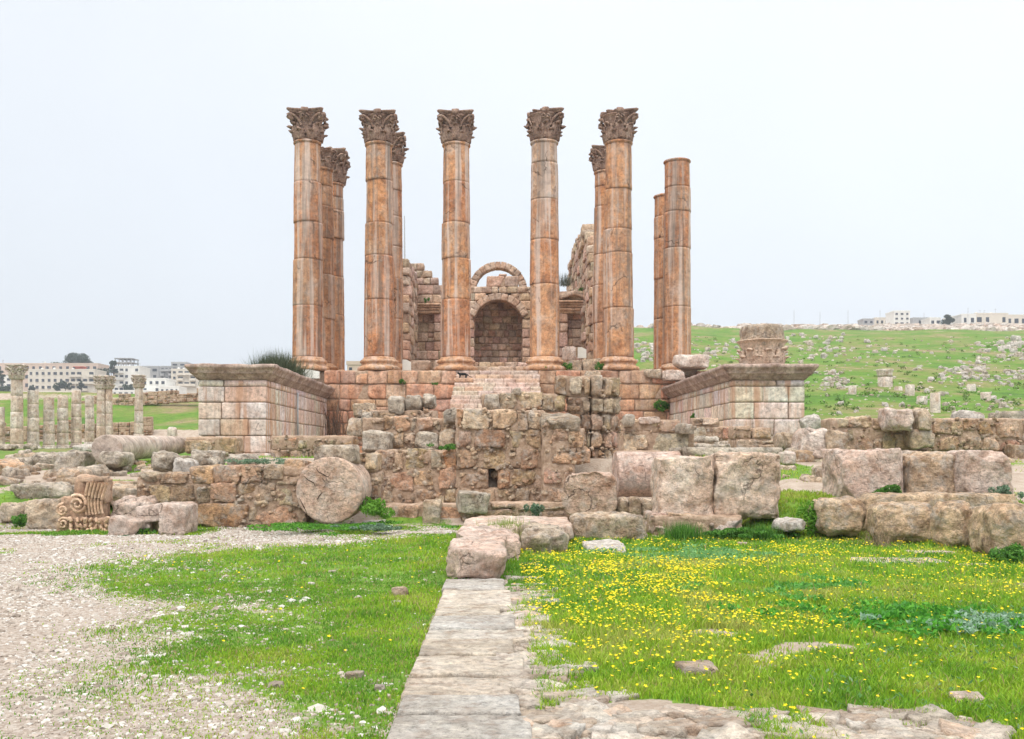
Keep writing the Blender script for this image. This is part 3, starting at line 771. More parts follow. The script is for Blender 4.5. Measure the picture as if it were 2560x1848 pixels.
# ---------------------------------------------------------------- cella
def cella():
    A, B = Acc(), Acc(); T = TINTS['cella']; CE = dict(POD, seg=.14, r=.03, amp=.022, gap=.02)
    D = 66.0
    def rows(D, lst, th=1.0, w=26): 
        for yt, yb, xl, xr in lst: course(A, B, (PX(xl, D), D), (PX(xr, D), D), PZ(yb, D), PZ(yt, D), th, w * D / F, CE, T)
    # central zone round the arch
    ay, ax, ri, ro = 812, 1246, 62, 79
    ys = [735, 717]; 
    for yt, yb in ((716, 733), (733, 752)):
        ho = math.sqrt(max(0, (ri + 6) ** 2 - (ay - yb) ** 2))
        rows(D, [(yt, yb, 1100, ax - ho + 2 if ho > 5 else ax), (yt, yb, ax + ho - 2 if ho > 5 else ax, 1400)])
    for yt, yb in ((752, 775), (775, 798)):
        ho = math.sqrt(max(0, (ri + 6) ** 2 - (ay - yb) ** 2))
        rows(D, [(yt, yb, 1100, ax - ho + 3), (yt, yb, ax + ho - 3, 1400)])
    for yt, yb in ((798, 822), (822, 845), (845, 868), (868, 892), (892, 916)):
        rows(D, [(yt, yb, 1100, 1186), (yt, yb, 1306, 1400)])
    rows(D, [(690, 717, 1216, 1296), (684, 691, 1246, 1268)], w=34)
    def ring(cx, cy, r0, r1, a0, a1, n, D, th, amp=.01, drop=()):
        for k in range(n):
            if k in drop: continue
            a = a0 + (a1 - a0) * (k + .5) / n; rm = (r0 + r1) / 2; w = abs(a1 - a0) / n * rm * D / F
            kk = random.uniform(.97, 1.04)
            block(A, (PX(cx + rm * cos(a), D), D + th / 2, PZ(cy - rm * sin(a), D)), (w * 1.02, th, (r1 - r0) * D / F * kk), rot=(0, pi / 2 - a, 0), seg=.12, r=.02, amp=amp, jit=.02, tint=random.choice(T))
    ring(ax, ay, ri, ro, R(20), R(160), 11, D - .12, 1.1)
    ring(1245, 727, 56, 73, R(0), R(180), 15, D + 3.2, .9, .02)       # free standing arch behind
    rows(D + 3.2, [(727, 760, 1170, 1190), (727, 760, 1300, 1319)])
    # left zone
    rows(D, [(640 + 18 * k, 658 + 18 * k, xl, xr) for k, (xl, xr) in enumerate([(1000, 1012), (1000, 1060), (1000, 1080), (1000, 1096)])][1:], w=24)
    rows(D, [(712, 736, 1000, 1110), (736, 758, 1000, 1110), (758, 784, 1000, 1110)], w=40); rows(D, [(750, 784, 1390, 1490)], w=40)
    rows(D, [(783, 807, 1000, 1040), (807, 830, 1000, 1040), (830, 853, 1000, 1040), (853, 877, 1000, 1040), (783, 807, 1084, 1110), (807, 830, 1084, 1110), (830, 853, 1084, 1110), (853, 877, 1084, 1110), (877, 900, 1000, 1110), (900, 925, 1000, 1110)], w=30)
    # right zone
    rows(D, [(728, 750, 1390, 1490), (783, 807, 1390, 1420), (807, 830, 1390, 1420), (830, 868, 1390, 1420), (783, 807, 1455, 1490), (807, 838, 1455, 1490), (838, 868, 1455, 1490), (868, 892, 1390, 1490), (892, 925, 1390, 1490)], w=32)
    # niche infill set back
    rows(D + .55, [(y, y + 24, 1035, 1090) for y in (783, 807, 831, 855)] + [(y, y + 23, 1412, 1462) for y in (776, 799, 822, 845)], th=.5, w=28)
    # deep arch chamber
    rows(D + 2.1, [(y, y + 17, 1180, 1312) for y in range(740, 915, 17)], th=.8, w=20)
    for z0, z1 in ((PZ(916 - 23 * (k), D), PZ(893 - 23 * k, D)) for k in range(6)):
        course(A, B, (PX(1186, D), D + 1.0), (PX(1186, D), D + 2.2), z0, z1, .7, .8, CE, T)
        course(A, B, (PX(1306, D), D + 2.2), (PX(1306, D), D + 1.0), z0, z1, .7, .8, CE, T)
    ring(ax, ay, ri, ro, R(12), R(168), 11, D + .98, 1.2)
    for yy in range(1): prism(B, (PX(ax, D), D + 1.6, PZ(924, D) ), (4.5, 2.2, .5))
    # mouldings: cornices over the two side niches and a pediment
    for xl, xr, y0 in ((1026, 1097, 759), (1400, 1472, 752)):
        for dy, hh, out in ((0, 6, .34), (6, 5, .26), (11, 6, .18), (17, 8, .10)):
            block(A, (PX((xl + xr) / 2, D), D - out / 2 + .1, PZ(y0 + dy + hh / 2, D)), ((xr - xl + out * 20) * D / F, out + .2, hh * D / F - .004), seg=.15, r=.03, amp=.012, jit=.0, tint=(1.1, 1.0, .9))
    for sx in (-1, 1):
        block(A, (PX(1436 + sx * 17, D), D - .15, PZ(739, D)), (1.05, .5, .32), rot=(0, sx * .28, 0), seg=.12, r=.06, amp=.04, jit=.03)
    # side walls, inner faces receding
    z = PTOP; k = 0
    while z < 16.9:
        hgt = random.choice([.5, .6, .62]); dmax = np.interp(z, [5.7, 14, 16, 17], [82, 81, 79, 72]); dmin = np.interp(z, [5.7, 12, 15.0, 16.9], [60, 60.0, 61.5, 66.5])
        course(A, None, (6.05 + random.uniform(-.05, .05), dmax + random.uniform(-.8, .5)), (6.05, dmin + random.uniform(0, .5)), z, z + hgt, 1.25, .95, dict(CE, push=.12, wv=.5), T)
        if z < 13.6:
            dm2 = np.interp(z, [5.7, 9, 11.6, 13.6], [82, 80, 74, 63])
            course(A, None, (-5.25, 59.5 + random.uniform(0, .4)), (-5.25, dm2), z, z + hgt, 1.25, .95, dict(CE, push=.1, wv=.5), T)
        z += hgt; k += 1
    t = thing('cella_ruin', 'ruined temple cella with broken walls, central arch and two niches', 'ruined building', (.3, 60, PTOP))
    build(A, 'masonry', M['cella'], t); build(B, 'mortar_core', M['mortar'], t)
cella()
# raised inner floor stones
t = thing('sill_stones', 'worn sill of pinkish stones below the temple arch', 'sill', (.3, 58, PTOP))
for D_, yt, yb, xl, xr in ((62, 905, 950, 1110, 1400), (58, 915, 940, 1170, 1330), (52, 927, 945, 1155, 1345)):
    A = Acc(); course(A, None, (PX(xl, D_), D_), (PX(xr, D_), D_), PZ(yb, D_), PZ(yt, D_), 3.0, .9, POD, TINTS['pier']); build(A, 'stone_row', M['cella'], t)
rock('stone_block', 'long grey block lying across the top of the stairs', 'stone block', 1208, 1286, 917, 937, 49, .8, 'cella', seg=.08, amp=.02, r=.04)

# ---------------------------------------------------------------- loose stones on the podium
for px0, px1, py0, py1, D, d, mt, lb in (
    (1693, 1775, 884, 918, 47.5, 1.4, 'pink', 'big rounded pink block resting beside the headless columns'),
    (1610, 1658, 922, 945, 47.8, .9, 'rubble', 'small block right of the plinth under the rightmost capped column'),
    (1660, 1712, 925, 950, 47.3, .9, 'pink', 'squat block on the podium edge below the headless columns'),
    (1710, 1745, 917, 940, 48.5, .9, 'rubble', 'pale block under the big rounded pink block'),
    (1408, 1440, 866, 900, 54, .8, 'pink', 'cube of pink stone between the two right front columns'),
    (1420, 1455, 900, 925, 50, .9, 'rubble', 'pale block on the podium just right of the cracked column'),
    (1456, 1502, 897, 927, 50, .9, 'rubble', 'larger pale block left of the rightmost capped column'),
    (1463, 1500, 928, 946, 47.7, .9, 'rubble', 'flat grey stone on the podium edge left of the square socket'),
    (1085, 1100, 900, 925, 52, .9, 'cella', 'upright weathered block left of the stairs column'),
    (1022, 1075, 900, 926, 52, 1.2, 'cella', 'long grooved block on the podium behind the white marker')):
    rock('stone_block', lb, 'stone block', px0, px1, py0, py1, D, d, mt, seg=.08, r=.07)
M['marker'] = plain('white paint', (.72, .72, .66), .7, .04)
for px0, px1, py0, py1, D, lb in ((1006, 1027, 899, 926, 50, 'white pointed marker slab beside the second front column'), (1445, 1466, 868, 895, 51, 'white marker slab with cut corner right of the pink cube'), (754, 798, 924, 946, 47.6, 'white slab set in the podium edge under the leftmost column')):
    xa, xb, za, zb = PX(px0, D), PX(px1, D), PZ(py1, D), PZ(py0, D); w = xb - xa; A = Acc()
    pts = [(xa, za), (xb, za), (xb, za + (zb - za) * .78), (xa + w * .45, zb), (xa, zb)]
    V = [(x, D, z) for x, z in pts] + [(x, D + .22, z) for x, z in pts]
    A.add(V, [(i, (i + 1) % 5, (i + 1) % 5 + 5, i + 5) for i in range(5)], [(0, 2, 1), (0, 3, 2), (0, 4, 3), (5, 6, 7), (5, 7, 8), (5, 8, 9)])
    A.t = [a for a in A.t]; o = build(A, 'marker_slab', M['marker'], smooth=False); tag(o, lb, 'marker')

# ---------------------------------------------------------------- ruin walls in front
wall_thing('ruin_wall', 'short stack of stones right of the great upright drum', 'wall',
    [(21.3, .9, [(1138, 1180, 884, 945, 60), (1180, 1212, 905, 950, 45), (1212, 1250, 905, 950, 45)])])
wall_thing('ruin_wall', 'crumbling rubble wall just below the left pier, right of its foot', 'wall',
    [(26, 1.0, [(1090, 1126, 674, 885, 38), (1126, 1172, 674, 885, 34)])])
wall_thing('ruin_wall', 'row of squared grey blocks against the foot of the left pier', 'wall',
    [(33, 1.2, [(1094, 1134, 462, 588, 45), (1134, 1160, 540, 590, 30)])])

def apse(A, B):
    # curved end: straight front then turning away
    T = TINTS['warm']; st = dict(RUB, wv=.25, split=.05, gap=.065, inset=.12, irr=.015, chink=.5)
    rowz = [(937, 992), (992, 1034), (1034, 1078), (1078, 1122), (1122, 1175), (1175, 1225), (1225, 1265)]
    xs = [1386, 1416, 1452, 1466, 1470, 1470, 1470]
    D = 25.0
    for i, (yt, yb) in enumerate(rowz):
        pts = [(PX(xs[i], D), D)]
        c = (PX(1478, D), D + .85)
        for a in np.linspace(-90, 25, 6): pts.append((c[0] + .85 * cos(R(a)) * 1.02, c[1] + .85 * sin(R(a))))
        if pts[0][0] > pts[1][0] - .05: pts = pts[1:]
        for p0, p1 in zip(pts, pts[1:]):
            Ls = math.dist(p0, p1); course(A, B, p0, p1, PZ(yb, D), PZ(yt, D) + (0 if i else random.uniform(-.05, .04)), .55, .36 if Ls < .5 else .45, st, T)
def laid(A, B, D, base, stones, thick=.9, push=.04):
    """stones given by their outlines in the photo, set into a rough mortar mass"""
    T = TINTS['warm']
    for st_ in stones:
        x0, x1, y0, y1 = st_[:4]; tn = st_[4] if len(st_) > 4 else random.choice(T)
        xa, xb, za, zb = PX(x0, D), PX(x1, D), PZ(y1, D), PZ(y0, D); dd = random.uniform(-.01, push)
        block(A, ((xa + xb) / 2, D + thick / 2 - dd, (za + zb) / 2), (xb - xa, thick, zb - za), rot=(0, random.uniform(-.03, .03), 0), seg=.045, r=.03, amp=.034, jit=.05, chip=.12, facets=4, freq=3.4, tint=tuple(t * random.uniform(.93, 1.07) for t in tn))
    for x0, x1, y0, y1 in base:
        xa, xb, za, zb = PX(x0, D), PX(x1, D), PZ(y1, D), PZ(y0, D)
        block(B, ((xa + xb) / 2, D + thick / 2 + .05, (za + zb) / 2), (xb - xa, thick, zb - za), seg=.055, r=.05, amp=.04, jit=0, freq=4.5, nmax=60)
        for _ in range(int((xb - xa) * (zb - za) * 26)):
            e = random.uniform(.04, .11); block(A, (random.uniform(xa, xb), D + .04 + random.uniform(-.02, .02), random.uniform(za, zb)), (e * random.uniform(.8, 1.8), .12, e), rot=(0, random.uniform(-.6, .6), 0), seg=.04, r=e * .3, amp=.012, jit=.12, tint=random.choice(T))
OR, WH, DK = (1.12, .86, .68), (1.25, 1.22, 1.18), (.7, .58, .5)
def centre():
    t = thing('ruin_wall', 'tallest central ruin wall with a rounded grooved end and a buttress', 'wall', (PX(1300, 24), 24, .3))
    S = []
    def go(D, base, stones, **k):
        A, B = Acc(), Acc(); laid(A, B, D, base, stones, **k); build(A, 'stonework', M['rubble'], t); build(B, 'mortar_core', M['mortar'], t)
    go(24.0, [(1140, 1362, 1026, 1170), (1140, 1220, 1170, 1222), (1248, 1362, 1170, 1222), (1140, 1362, 1220, 1268)], [
        (1142, 1156, 1024, 1072, OR), (1157, 1226, 1023, 1073, WH), (1229, 1289, 1023, 1071, WH), (1294, 1319, 1030, 1074), (1322, 1362, 1027, 1074, (1.05, .95, .85)),
        (1141, 1180, 1076, 1122, (.9, .76, .68)), (1185, 1265, 1074, 1119), (1272, 1308, 1078, 1120, (1.0, .88, .8)), (1311, 1352, 1074, 1120, (.95, .85, .8)),
        (1150, 1192, 1124, 1171, (1.02, .86, .76)), (1210, 1278, 1120, 1171, (1.0, .88, .72)), (1298, 1346, 1122, 1172, (.92, .8, .72)),
        (1151, 1219, 1173, 1226, (1.05, .88, .76)), (1243, 1277, 1173, 1222, (1.0, .8, .68)), (1279, 1344, 1173, 1214, (.98, .84, .74)),
        (1160, 1196, 1230, 1262), (1243, 1284, 1220, 1260), (1288, 1330, 1222, 1258), (1335, 1362, 1185, 1262), (1205, 1238, 1226, 1258)])
    go(24.12, [(936, 1142, 1126, 1268)], [
        (943, 983, 1126, 1175, (.9, .72, .66)), (987, 1008, 1130, 1174), (1010, 1072, 1124, 1175, (.88, .76, .66)), (1078, 1106, 1127, 1174), (1107, 1140, 1127, 1174, OR),
        (945, 965, 1178, 1222, DK), (969, 1032, 1176, 1226, (1.0, .82, .74)), (1034, 1082, 1176, 1216, (1.12, .96, .86)), (1092, 1140, 1172, 1222, (1.16, .98, .88)),
        (998, 1022, 1220, 1242), (1042, 1104, 1219, 1256, (1.08, .92, .82)), (1110, 1142, 1222, 1256), (942, 985, 1228, 1258), (1000, 1036, 1246, 1264), (1086, 1108, 1238, 1264)])
    go(25.0, [(1205, 1400, 984, 1028)], [(1248, 1290, 982, 1026, (.9, .84, .78)), (1292, 1354, 978, 1026, (1.08, 1.02, .95)), (1356, 1384, 986, 1026, (.8, .74, .68)), (1386, 1414, 988, 1026, (1.02, .9, .8))])
    go(23.1, [(1358, 1440, 1050, 1268), (1440, 1462, 1072, 1160)], [(1372, 1421, 1069, 1120, (1.0, .86, .74)), (1423, 1460, 1078, 1120, (1.02, .88, .78)), (1376, 1476, 1121, 1160, (1.02, .88, .74)),
        (1358, 1404, 1164, 1208, (1.0, .85, .76)), (1370, 1408, 1210, 1254, (1.05, .9, .8)), (1410, 1428, 1170, 1250, (.9, .76, .66))], thick=1.2)
    A, B = Acc(), Acc(); apse(A, B); build(A, 'stonework', M['rubble'], t); build(B, 'mortar_core', M['mortar'], t)
centre()
rock('stone_block', 'sloping dark lichened cap stone on the buttress of the tallest ruin', 'stone block', 1358, 1450, 1036, 1068, 23.0, 1.5, 'grey', r=.1, amp=.06, jit=.05, rx=.16, tint=(.8, .74, .68))
rock('stone_block', 'leaning stone beside the dark hole low in the tallest ruin', 'stone block', 1228, 1262, 1176, 1192, 24.2, .5, 'rubble')
def left_wall():
    t = thing('ruin_wall', 'low rubble wall at the left behind the gravel, three rough courses', 'wall', (PX(540, 20.5), 20.5, 0))
    A, B = Acc(), Acc()
    laid(A, B, 20.5, [(340, 765, 1190, 1322), (470, 765, 1168, 1192)], [
        (471, 534, 1166, 1210, (1.1, .92, .78)), (538, 600, 1165, 1206, (1.0, .88, .76)), (602, 658, 1164, 1206, (.9, .82, .76)), (660, 708, 1163, 1200, (.95, .86, .78)), (708, 762, 1152, 1206, (1.0, .86, .76)),
        (342, 396, 1184, 1206, (.82, .78, .74)), (396, 468, 1184, 1208, (.78, .72, .66)),
        (338, 374, 1208, 1262, (.85, .72, .66)), (376, 426, 1212, 1264, (.92, .82, .74)), (428, 484, 1210, 1260), (488, 526, 1212, 1258), (526, 588, 1208, 1254, (.95, .84, .78)), (590, 640, 1208, 1250, (.9, .76, .68)), (642, 690, 1206, 1256), (692, 742, 1204, 1216), (686, 732, 1218, 1264, WH),
        (472, 618, 1258, 1316, (.95, .78, .64)), (436, 474, 1264, 1298, (1.05, .92, .82)), (640, 746, 1266, 1314, (1.0, .84, .72)), (632, 672, 1248, 1264, WH), (380, 432, 1268, 1300), (622, 640, 1262, 1304)], thick=1.0)
    build(A, 'stonework', M['rubble'], t); build(B, 'mortar_core', M['mortar'], t)
left_wall()
def right_wall():
    t = thing('ruin_wall', 'long rubble wall on the right with the grassy hill behind', 'wall', (PX(2330, 27), 27, 1.3))
    for D, base, st_ in ((27.0, [(2080, 2600, 1046, 1128)], [
        (2086, 2120, 1046, 1070, WH), (2132, 2180, 1041, 1072, WH), (2184, 2200, 1046, 1072), (2204, 2224, 1046, 1074), (2082, 2120, 1074, 1112, (1.0, .85, .75)), (2134, 2184, 1090, 1126, (1.0, .86, .78)), (2186, 2206, 1098, 1124), (2206, 2238, 1076, 1124, (1.1, 1.0, .9)), (2238, 2282, 1074, 1128, (1.02, .92, .86)),
        (2334, 2378, 1044, 1086, (1.0, .84, .74)), (2380, 2408, 1054, 1086, (1.12, .98, .86)), (2410, 2448, 1048, 1078, (.9, .78, .7)), (2450, 2486, 1052, 1086, (1.05, .88, .76)), (2490, 2556, 1056, 1092, (1.1, 1.0, .92)), (2558, 2600, 1050, 1100), (2348, 2400, 1090, 1126, (1.0, .84, .74)), (2404, 2456, 1092, 1124), (2460, 2500, 1096, 1126), (2504, 2552, 1100, 1128, (.95, .8, .7)), (2122, 2134, 1072, 1100)]),
        (25.8, [(1985, 2118, 1140, 1185), (2000, 2110, 1180, 1232)], [(1990, 2036, 1126, 1166, (.95, .8, .7)), (2038, 2080, 1148, 1170), (2082, 2104, 1146, 1172), (2000, 2034, 1168, 1192, (1.0, .84, .76)), (2036, 2066, 1170, 1198), (2070, 2100, 1176, 1200), (1996, 2020, 1194, 1216)]),
        (26.5, [(2540, 2600, 1120, 1175)], [(2536, 2562, 1112, 1150), (2552, 2600, 1150, 1180)])):
        A, B = Acc(), Acc(); laid(A, B, D, base, st_); build(A, 'stonework', M['rubble'], t); build(B, 'mortar_core', M['mortar'], t)
right_wall()
def stepped():
    t = thing('ruin_wall', 'stepped rubble wall left of the tallest ruin, pale squared stones in it', 'wall', (PX(1020, 25.6), 25.6, 1.4))
    for D, base, st_ in ((25.7, [(905, 1142, 1045, 1130)], [(958, 983, 1040, 1079, (1.05, .88, .74)), (985, 1024, 1039, 1079, (1.05, .86, .76)), (1028, 1040, 1045, 1079), (1041, 1082, 1044, 1079, (1.08, .94, .84)), (1084, 1103, 1052, 1080), (1106, 1140, 1030, 1078, (1.1, 1.04, .98)),
                         (977, 1008, 1082, 1120, (1.12, 1.02, .92)), (1010, 1037, 1082, 1120, WH), (908, 975, 1090, 1128)]),
                         (27.6, [(905, 1090, 1026, 1056)], [(905, 945, 1028, 1054), (948, 1000, 1032, 1054), (1003, 1050, 1030, 1056), (1053, 1090, 1026, 1056)])):
        A, B = Acc(), Acc(); laid(A, B, D, base, st_); build(A, 'stonework', M['rubble'], t); build(B, 'mortar_core', M['mortar'], t)
stepped()
wall_thing('ruin_wall', 'ruined wall block right of the rounded wall end, dark lichen course', 'wall',
    [(29.5, 1.3, [(1050, 1080, 1562, 1700, 40), (1079, 1131, 1556, 1737, 90)]), (25.6, .8, [(1128, 1182, 1500, 1665, 60)])])
wall_thing('ruin_wall', 'low broken wall in front of the right pier foot', 'wall',
    [(30, 1.0, [(1066, 1098, 1838, 1880, 34), (1070, 1098, 1880, 1930, 50), (1098, 1128, 1838, 1958, 50)]),
     (34, .8, [(1045, 1066, 1735, 1800, 30), (1066, 1100, 1735, 1840, 36)])])
wall_thing('ruin_wall', 'low kerb of long tan stones before the tallest ruin wall', 'wall',
    [(21.6, .6, [(1262, 1311, 955, 1150, 95)]), (21.4, .6, [(1258, 1300, 1150, 1430, 100)])])
wall_thing('ruin_wall', 'foundation course under the two great cubic blocks', 'wall',
    [(18.4, 1.3, [(1291, 1342, 1632, 1862, 80)]), (20.5, .8, [(1262, 1300, 1860, 1935, 70)])], mat='pink')

# ---------------------------------------------------------------- big loose stones
def drum(name, label, c, r, ln, axis, mat, n=56, amp=.03, cut=None, tint=(1, 1, 1), r2=None, group=None, grooves=()):
    """fallen column drum: c = centre of its near face, axis = direction (unit) into the drum"""
    ax = np.array(axis, float); ax /= np.linalg.norm(ax)
    u = np.cross((0, 0, 1.), ax); u /= np.linalg.norm(u); w = np.cross(ax, u); Rm = np.stack([u, w, ax], 1)
    r2 = r2 or r; k = max(26, int(ln / .1))
    pr = [(r * f, 0) for f in (.15, .3, .45, .6, .75, .88, .96)] + [(r * .995, .02)]
    for i in range(1, k):
        t = i / k; rr_ = r + (r2 - r) * t
        for g in grooves:
            if abs(t * ln - g) < ln / k * .6: rr_ *= .93
        pr.append((rr_, ln * t))
    pr += [(r2 * .99, ln - .01), (r2 * .9, ln), (r2 * .5, ln), (r2 * .2, ln)]
    A = Acc(); n_ = n; pr_ = np.array(pr)
    lathe(A, (0, 0, 0), pr, n_, amp=amp, freq=1.8 if ln < 4 else .5, seed=int(abs(c[0]) * 37) % 97)
    V = A.v[0]; V[:, 2] += fbm(V * 3 + 5, 4, 21) * amp * .9 * (V[:, 2] < .03)
    if cut is not None: V = cut(V)
    V = V + np.stack([fbm(V * (2.2 if ln < 4 else .6) + 9, 4 if ln < 4 else 3, 51 + q_) for q_ in range(3)], 1) * amp * .8; A.v[0] = V @ Rm.T + np.array(c); A.c[0][:, :3] = tint
    o = build(A, name, M[mat]); return tag(o, label, 'column drum', group)
Dd = 20.0
rd = 84 * Dd / F
drum('column_drum', 'great round drum face standing on edge in the left wall, cracked and pink', (PX(824, Dd), Dd, PZ(1226, Dd)), rd, 1.3, (.02, 1, 0), 'pink', amp=.025, tint=(1.0, .9, .82))
dr_ = bpy.data.objects['column_drum']; M['crack'] = plain('dark crack', (.07, .045, .032), .95, .3)
for ln_ in ([(758, 1189), (770, 1200), (784, 1207), (788, 1216)], [(789, 1169), (796, 1180), (808, 1186), (820, 1193), (826, 1185)], [(792, 1250), (798, 1240), (806, 1230)], [(864, 1172), (873, 1177), (880, 1172)], [(748, 1245), (760, 1268), (768, 1285)], [(912, 1235), (915, 1252), (911, 1268)]):
    pts = [(PX(a, Dd), Dd + .004, PZ(b, Dd)) for a, b in ln_]; A = Acc(); tube(A, pts, [.003] + [.011] * (len(pts) - 2) + [.003], 6); build(A, 'crack', M['crack'], dr_)
def cut_half(V):
    V = V.copy(); V[:, 1] = np.minimum(V[:, 1], .42 + .12 * fbm(V * 4, 2, 3)); V[:, 0] = np.maximum(V[:, 0], -.55 + .03 * fbm(V * 5, 2, 8)); return V
drum('column_drum', 'half buried pink drum with a broken grey shoulder, before the tallest ruin', (PX(1478, 20.2), 20.2, PZ(1235, 20.2)), .62, .95, (.12, 1, .0), 'pink', amp=.05, cut=cut_half, tint=(.92, .82, .74))
drum('column_drum', 'smooth pink drum lying on its side left of the great cubic blocks', (PX(1546, 21.6), 22.2, PZ(1188, 21.6)), .53, 1.5, (1, .05, 0), 'pink', amp=.02, tint=(1.0, .92, .9))
p0 = np.array((PX(266, 27.5), 27.5, PZ(1124, 27.5))); p1 = np.array((PX(452, 37), 37.0, PZ(1113, 37)))
drum('fallen_column', 'long fallen column shaft lying on the grass left of the pier', p0, .42, float(np.linalg.norm(p1 - p0)), p1 - p0, 'shaft', r2=.33, amp=.02, tint=(1.05, .95, .9), grooves=(3.3, 5.2, 6.9, 8.6))

BIG = dict(seg=.05)
rock('cubic_block', 'left of the two great cubic blocks, rough pale face', 'stone block', 1650, 1790, 1134, 1291, 18.8, 1.3, 'pink', group='great cubic blocks', fac=4, r=.10, amp=.055, jit=.02, tint=(1.12, 1.07, 1.0))
rock('cubic_block', 'right of the two great cubic blocks, pitted yellowish face', 'stone block', 1792, 1957, 1133, 1292, 18.75, 1.3, 'pink', group='great cubic blocks', fac=4, r=.10, amp=.06, jit=.02, tint=(1.08, 1.03, .94))
rock('cubic_block', 'pale pink block, first of three in the raised row at right', 'stone block', 2104, 2281, 1128, 1243, 19.5, 1.2, 'pink', group='raised row of three blocks', fac=4, r=.07, amp=.05, jit=.03, tint=(1.05, 1, .98), z0=.5)
rock('cubic_block', 'brown stained middle block of the raised row at right', 'stone block', 2279, 2398, 1128, 1243, 19.7, 1.2, 'rubble', group='raised row of three blocks', fac=4, r=.14, amp=.06, jit=.03, tint=(1.05, .98, .94), z0=.5)
rock('cubic_block', 'last grey pink block of the raised row at right', 'stone block', 2399, 2536, 1127, 1243, 19.5, 1.2, 'pink', group='raised row of three blocks', fac=4, r=.10, amp=.05, jit=.03, tint=(.96, .92, .9), z0=.5)
for a in (
    (2052, 2176, 1243, 1338, 17.6, .9, 'rounded tan boulder block at the left end of the front right row', 0, 0),
    (2200, 2345, 1254, 1354, 17.0, .8, 'second boulder block of the front right row with reddish hollow', .05, 0),
    (2362, 2442, 1250, 1370, 16.2, .65, 'narrow deep block third in the front right row', .05, 0),
    (2452, 2486, 1268, 1372, 15.8, .6, 'block squeezed behind the nearest right boulder', .05, 0),
    (2494, 2640, 1262, 1403, 14.5, 1.0, 'nearest pale boulder block cut by the right edge', .05, 0)):
    rock('boulder_block', a[6], 'stone block', a[0], a[1], a[2] + 4, a[3], a[4], a[5], 'rubble', group='front right row of boulder blocks', fac=6, r=.26, amp=.05, jit=.03, rz=a[7], chip=.08, freq=2.6, tint=(1.14, 1.06, .97))
rock('stone_slab', 'long weathered ledge behind the front right row of boulders', 'stone block', 2110, 2620, 1236, 1290, 18.4, 1.0, 'rubble', r=.1, amp=.06, jit=.03, z0=.1, tint=(1.1, 1.04, .96))
# centre foreground
rock('stone_slab_block', 'nearest pink block at the head of the stone path', 'stone block', 1114, 1262, 1372, 1455, 12.1, 2.0, 'pink', r=.06, amp=.05, jit=.05, tint=(1.05, .98, .95))
rock('stone_slab_block', 'pink block directly behind the nearest one, wider to the right', 'stone block', 1141, 1300, 1342, 1412, 14.1, 2.3, 'pink', r=.08, amp=.05, jit=.04, tint=(1.02, .96, .94))
rock('stone_slab_block', 'flat long slab behind the pink path blocks', 'stone block', 1152, 1440, 1315, 1352, 16.5, 2.8, 'pink', r=.05, amp=.03, jit=.02, tint=(1.05, 1, .95))
rock('stone_slab_block', 'grey lichened block right of the path blocks', 'stone block', 1305, 1418, 1326, 1388, 15.1, 1.9, 'grey', r=.14, amp=.07, jit=.06, tint=(1.05, 1, .95))
rock('stone_slab_block', 'wide tan block with brown stains left of the cubic blocks', 'stone block', 1426, 1629, 1290, 1352, 17.6, 1.2, 'rubble', r=.10, amp=.06, jit=.07)
rock('flat_stone', 'flat white stone in the grass before the wide tan block', 'stone', 1466, 1571, 1366, 1384, 15.6, 1.1, 'white', r=.04, amp=.04, jit=.1, z0=-.03)
rock('stone_block', 'grey topped block sitting upon the low kerb', 'stone block', 1141, 1222, 1230, 1282, 21.2, .5, 'grey', r=.05, amp=.03, tilt=.03)
rock('stone_block', 'upright tan stone in the low kerb', 'stone block', 1056, 1101, 1252, 1314, 21.3, .6, 'rubble', r=.06, amp=.04)
rock('lintel_stone', 'long grey lintel lying over the great upright drum', 'stone block', 779, 889, 1114, 1158, 20.3, .8, 'grey', r=.05, amp=.03, tilt=-.01, tint=(.9, .85, .8))
for a in ((1572, 1606, 1244, 1277, 'rounded stone wedged between half drum and cubic blocks, larger'), (1606, 1650, 1250, 1282, 'rounded stone touching the left cubic block'), (1543, 1575, 1245, 1276, 'angular grey stone at the foot of the half drum'), (1610, 1650, 1272, 1292, 'small flat stone below the rounded ones')):
    rock('stone', a[4], 'stone', a[0], a[1], a[2], a[3], 20.3, .4, 'rubble', r=.12, amp=.04, jit=.1, z0=.28)
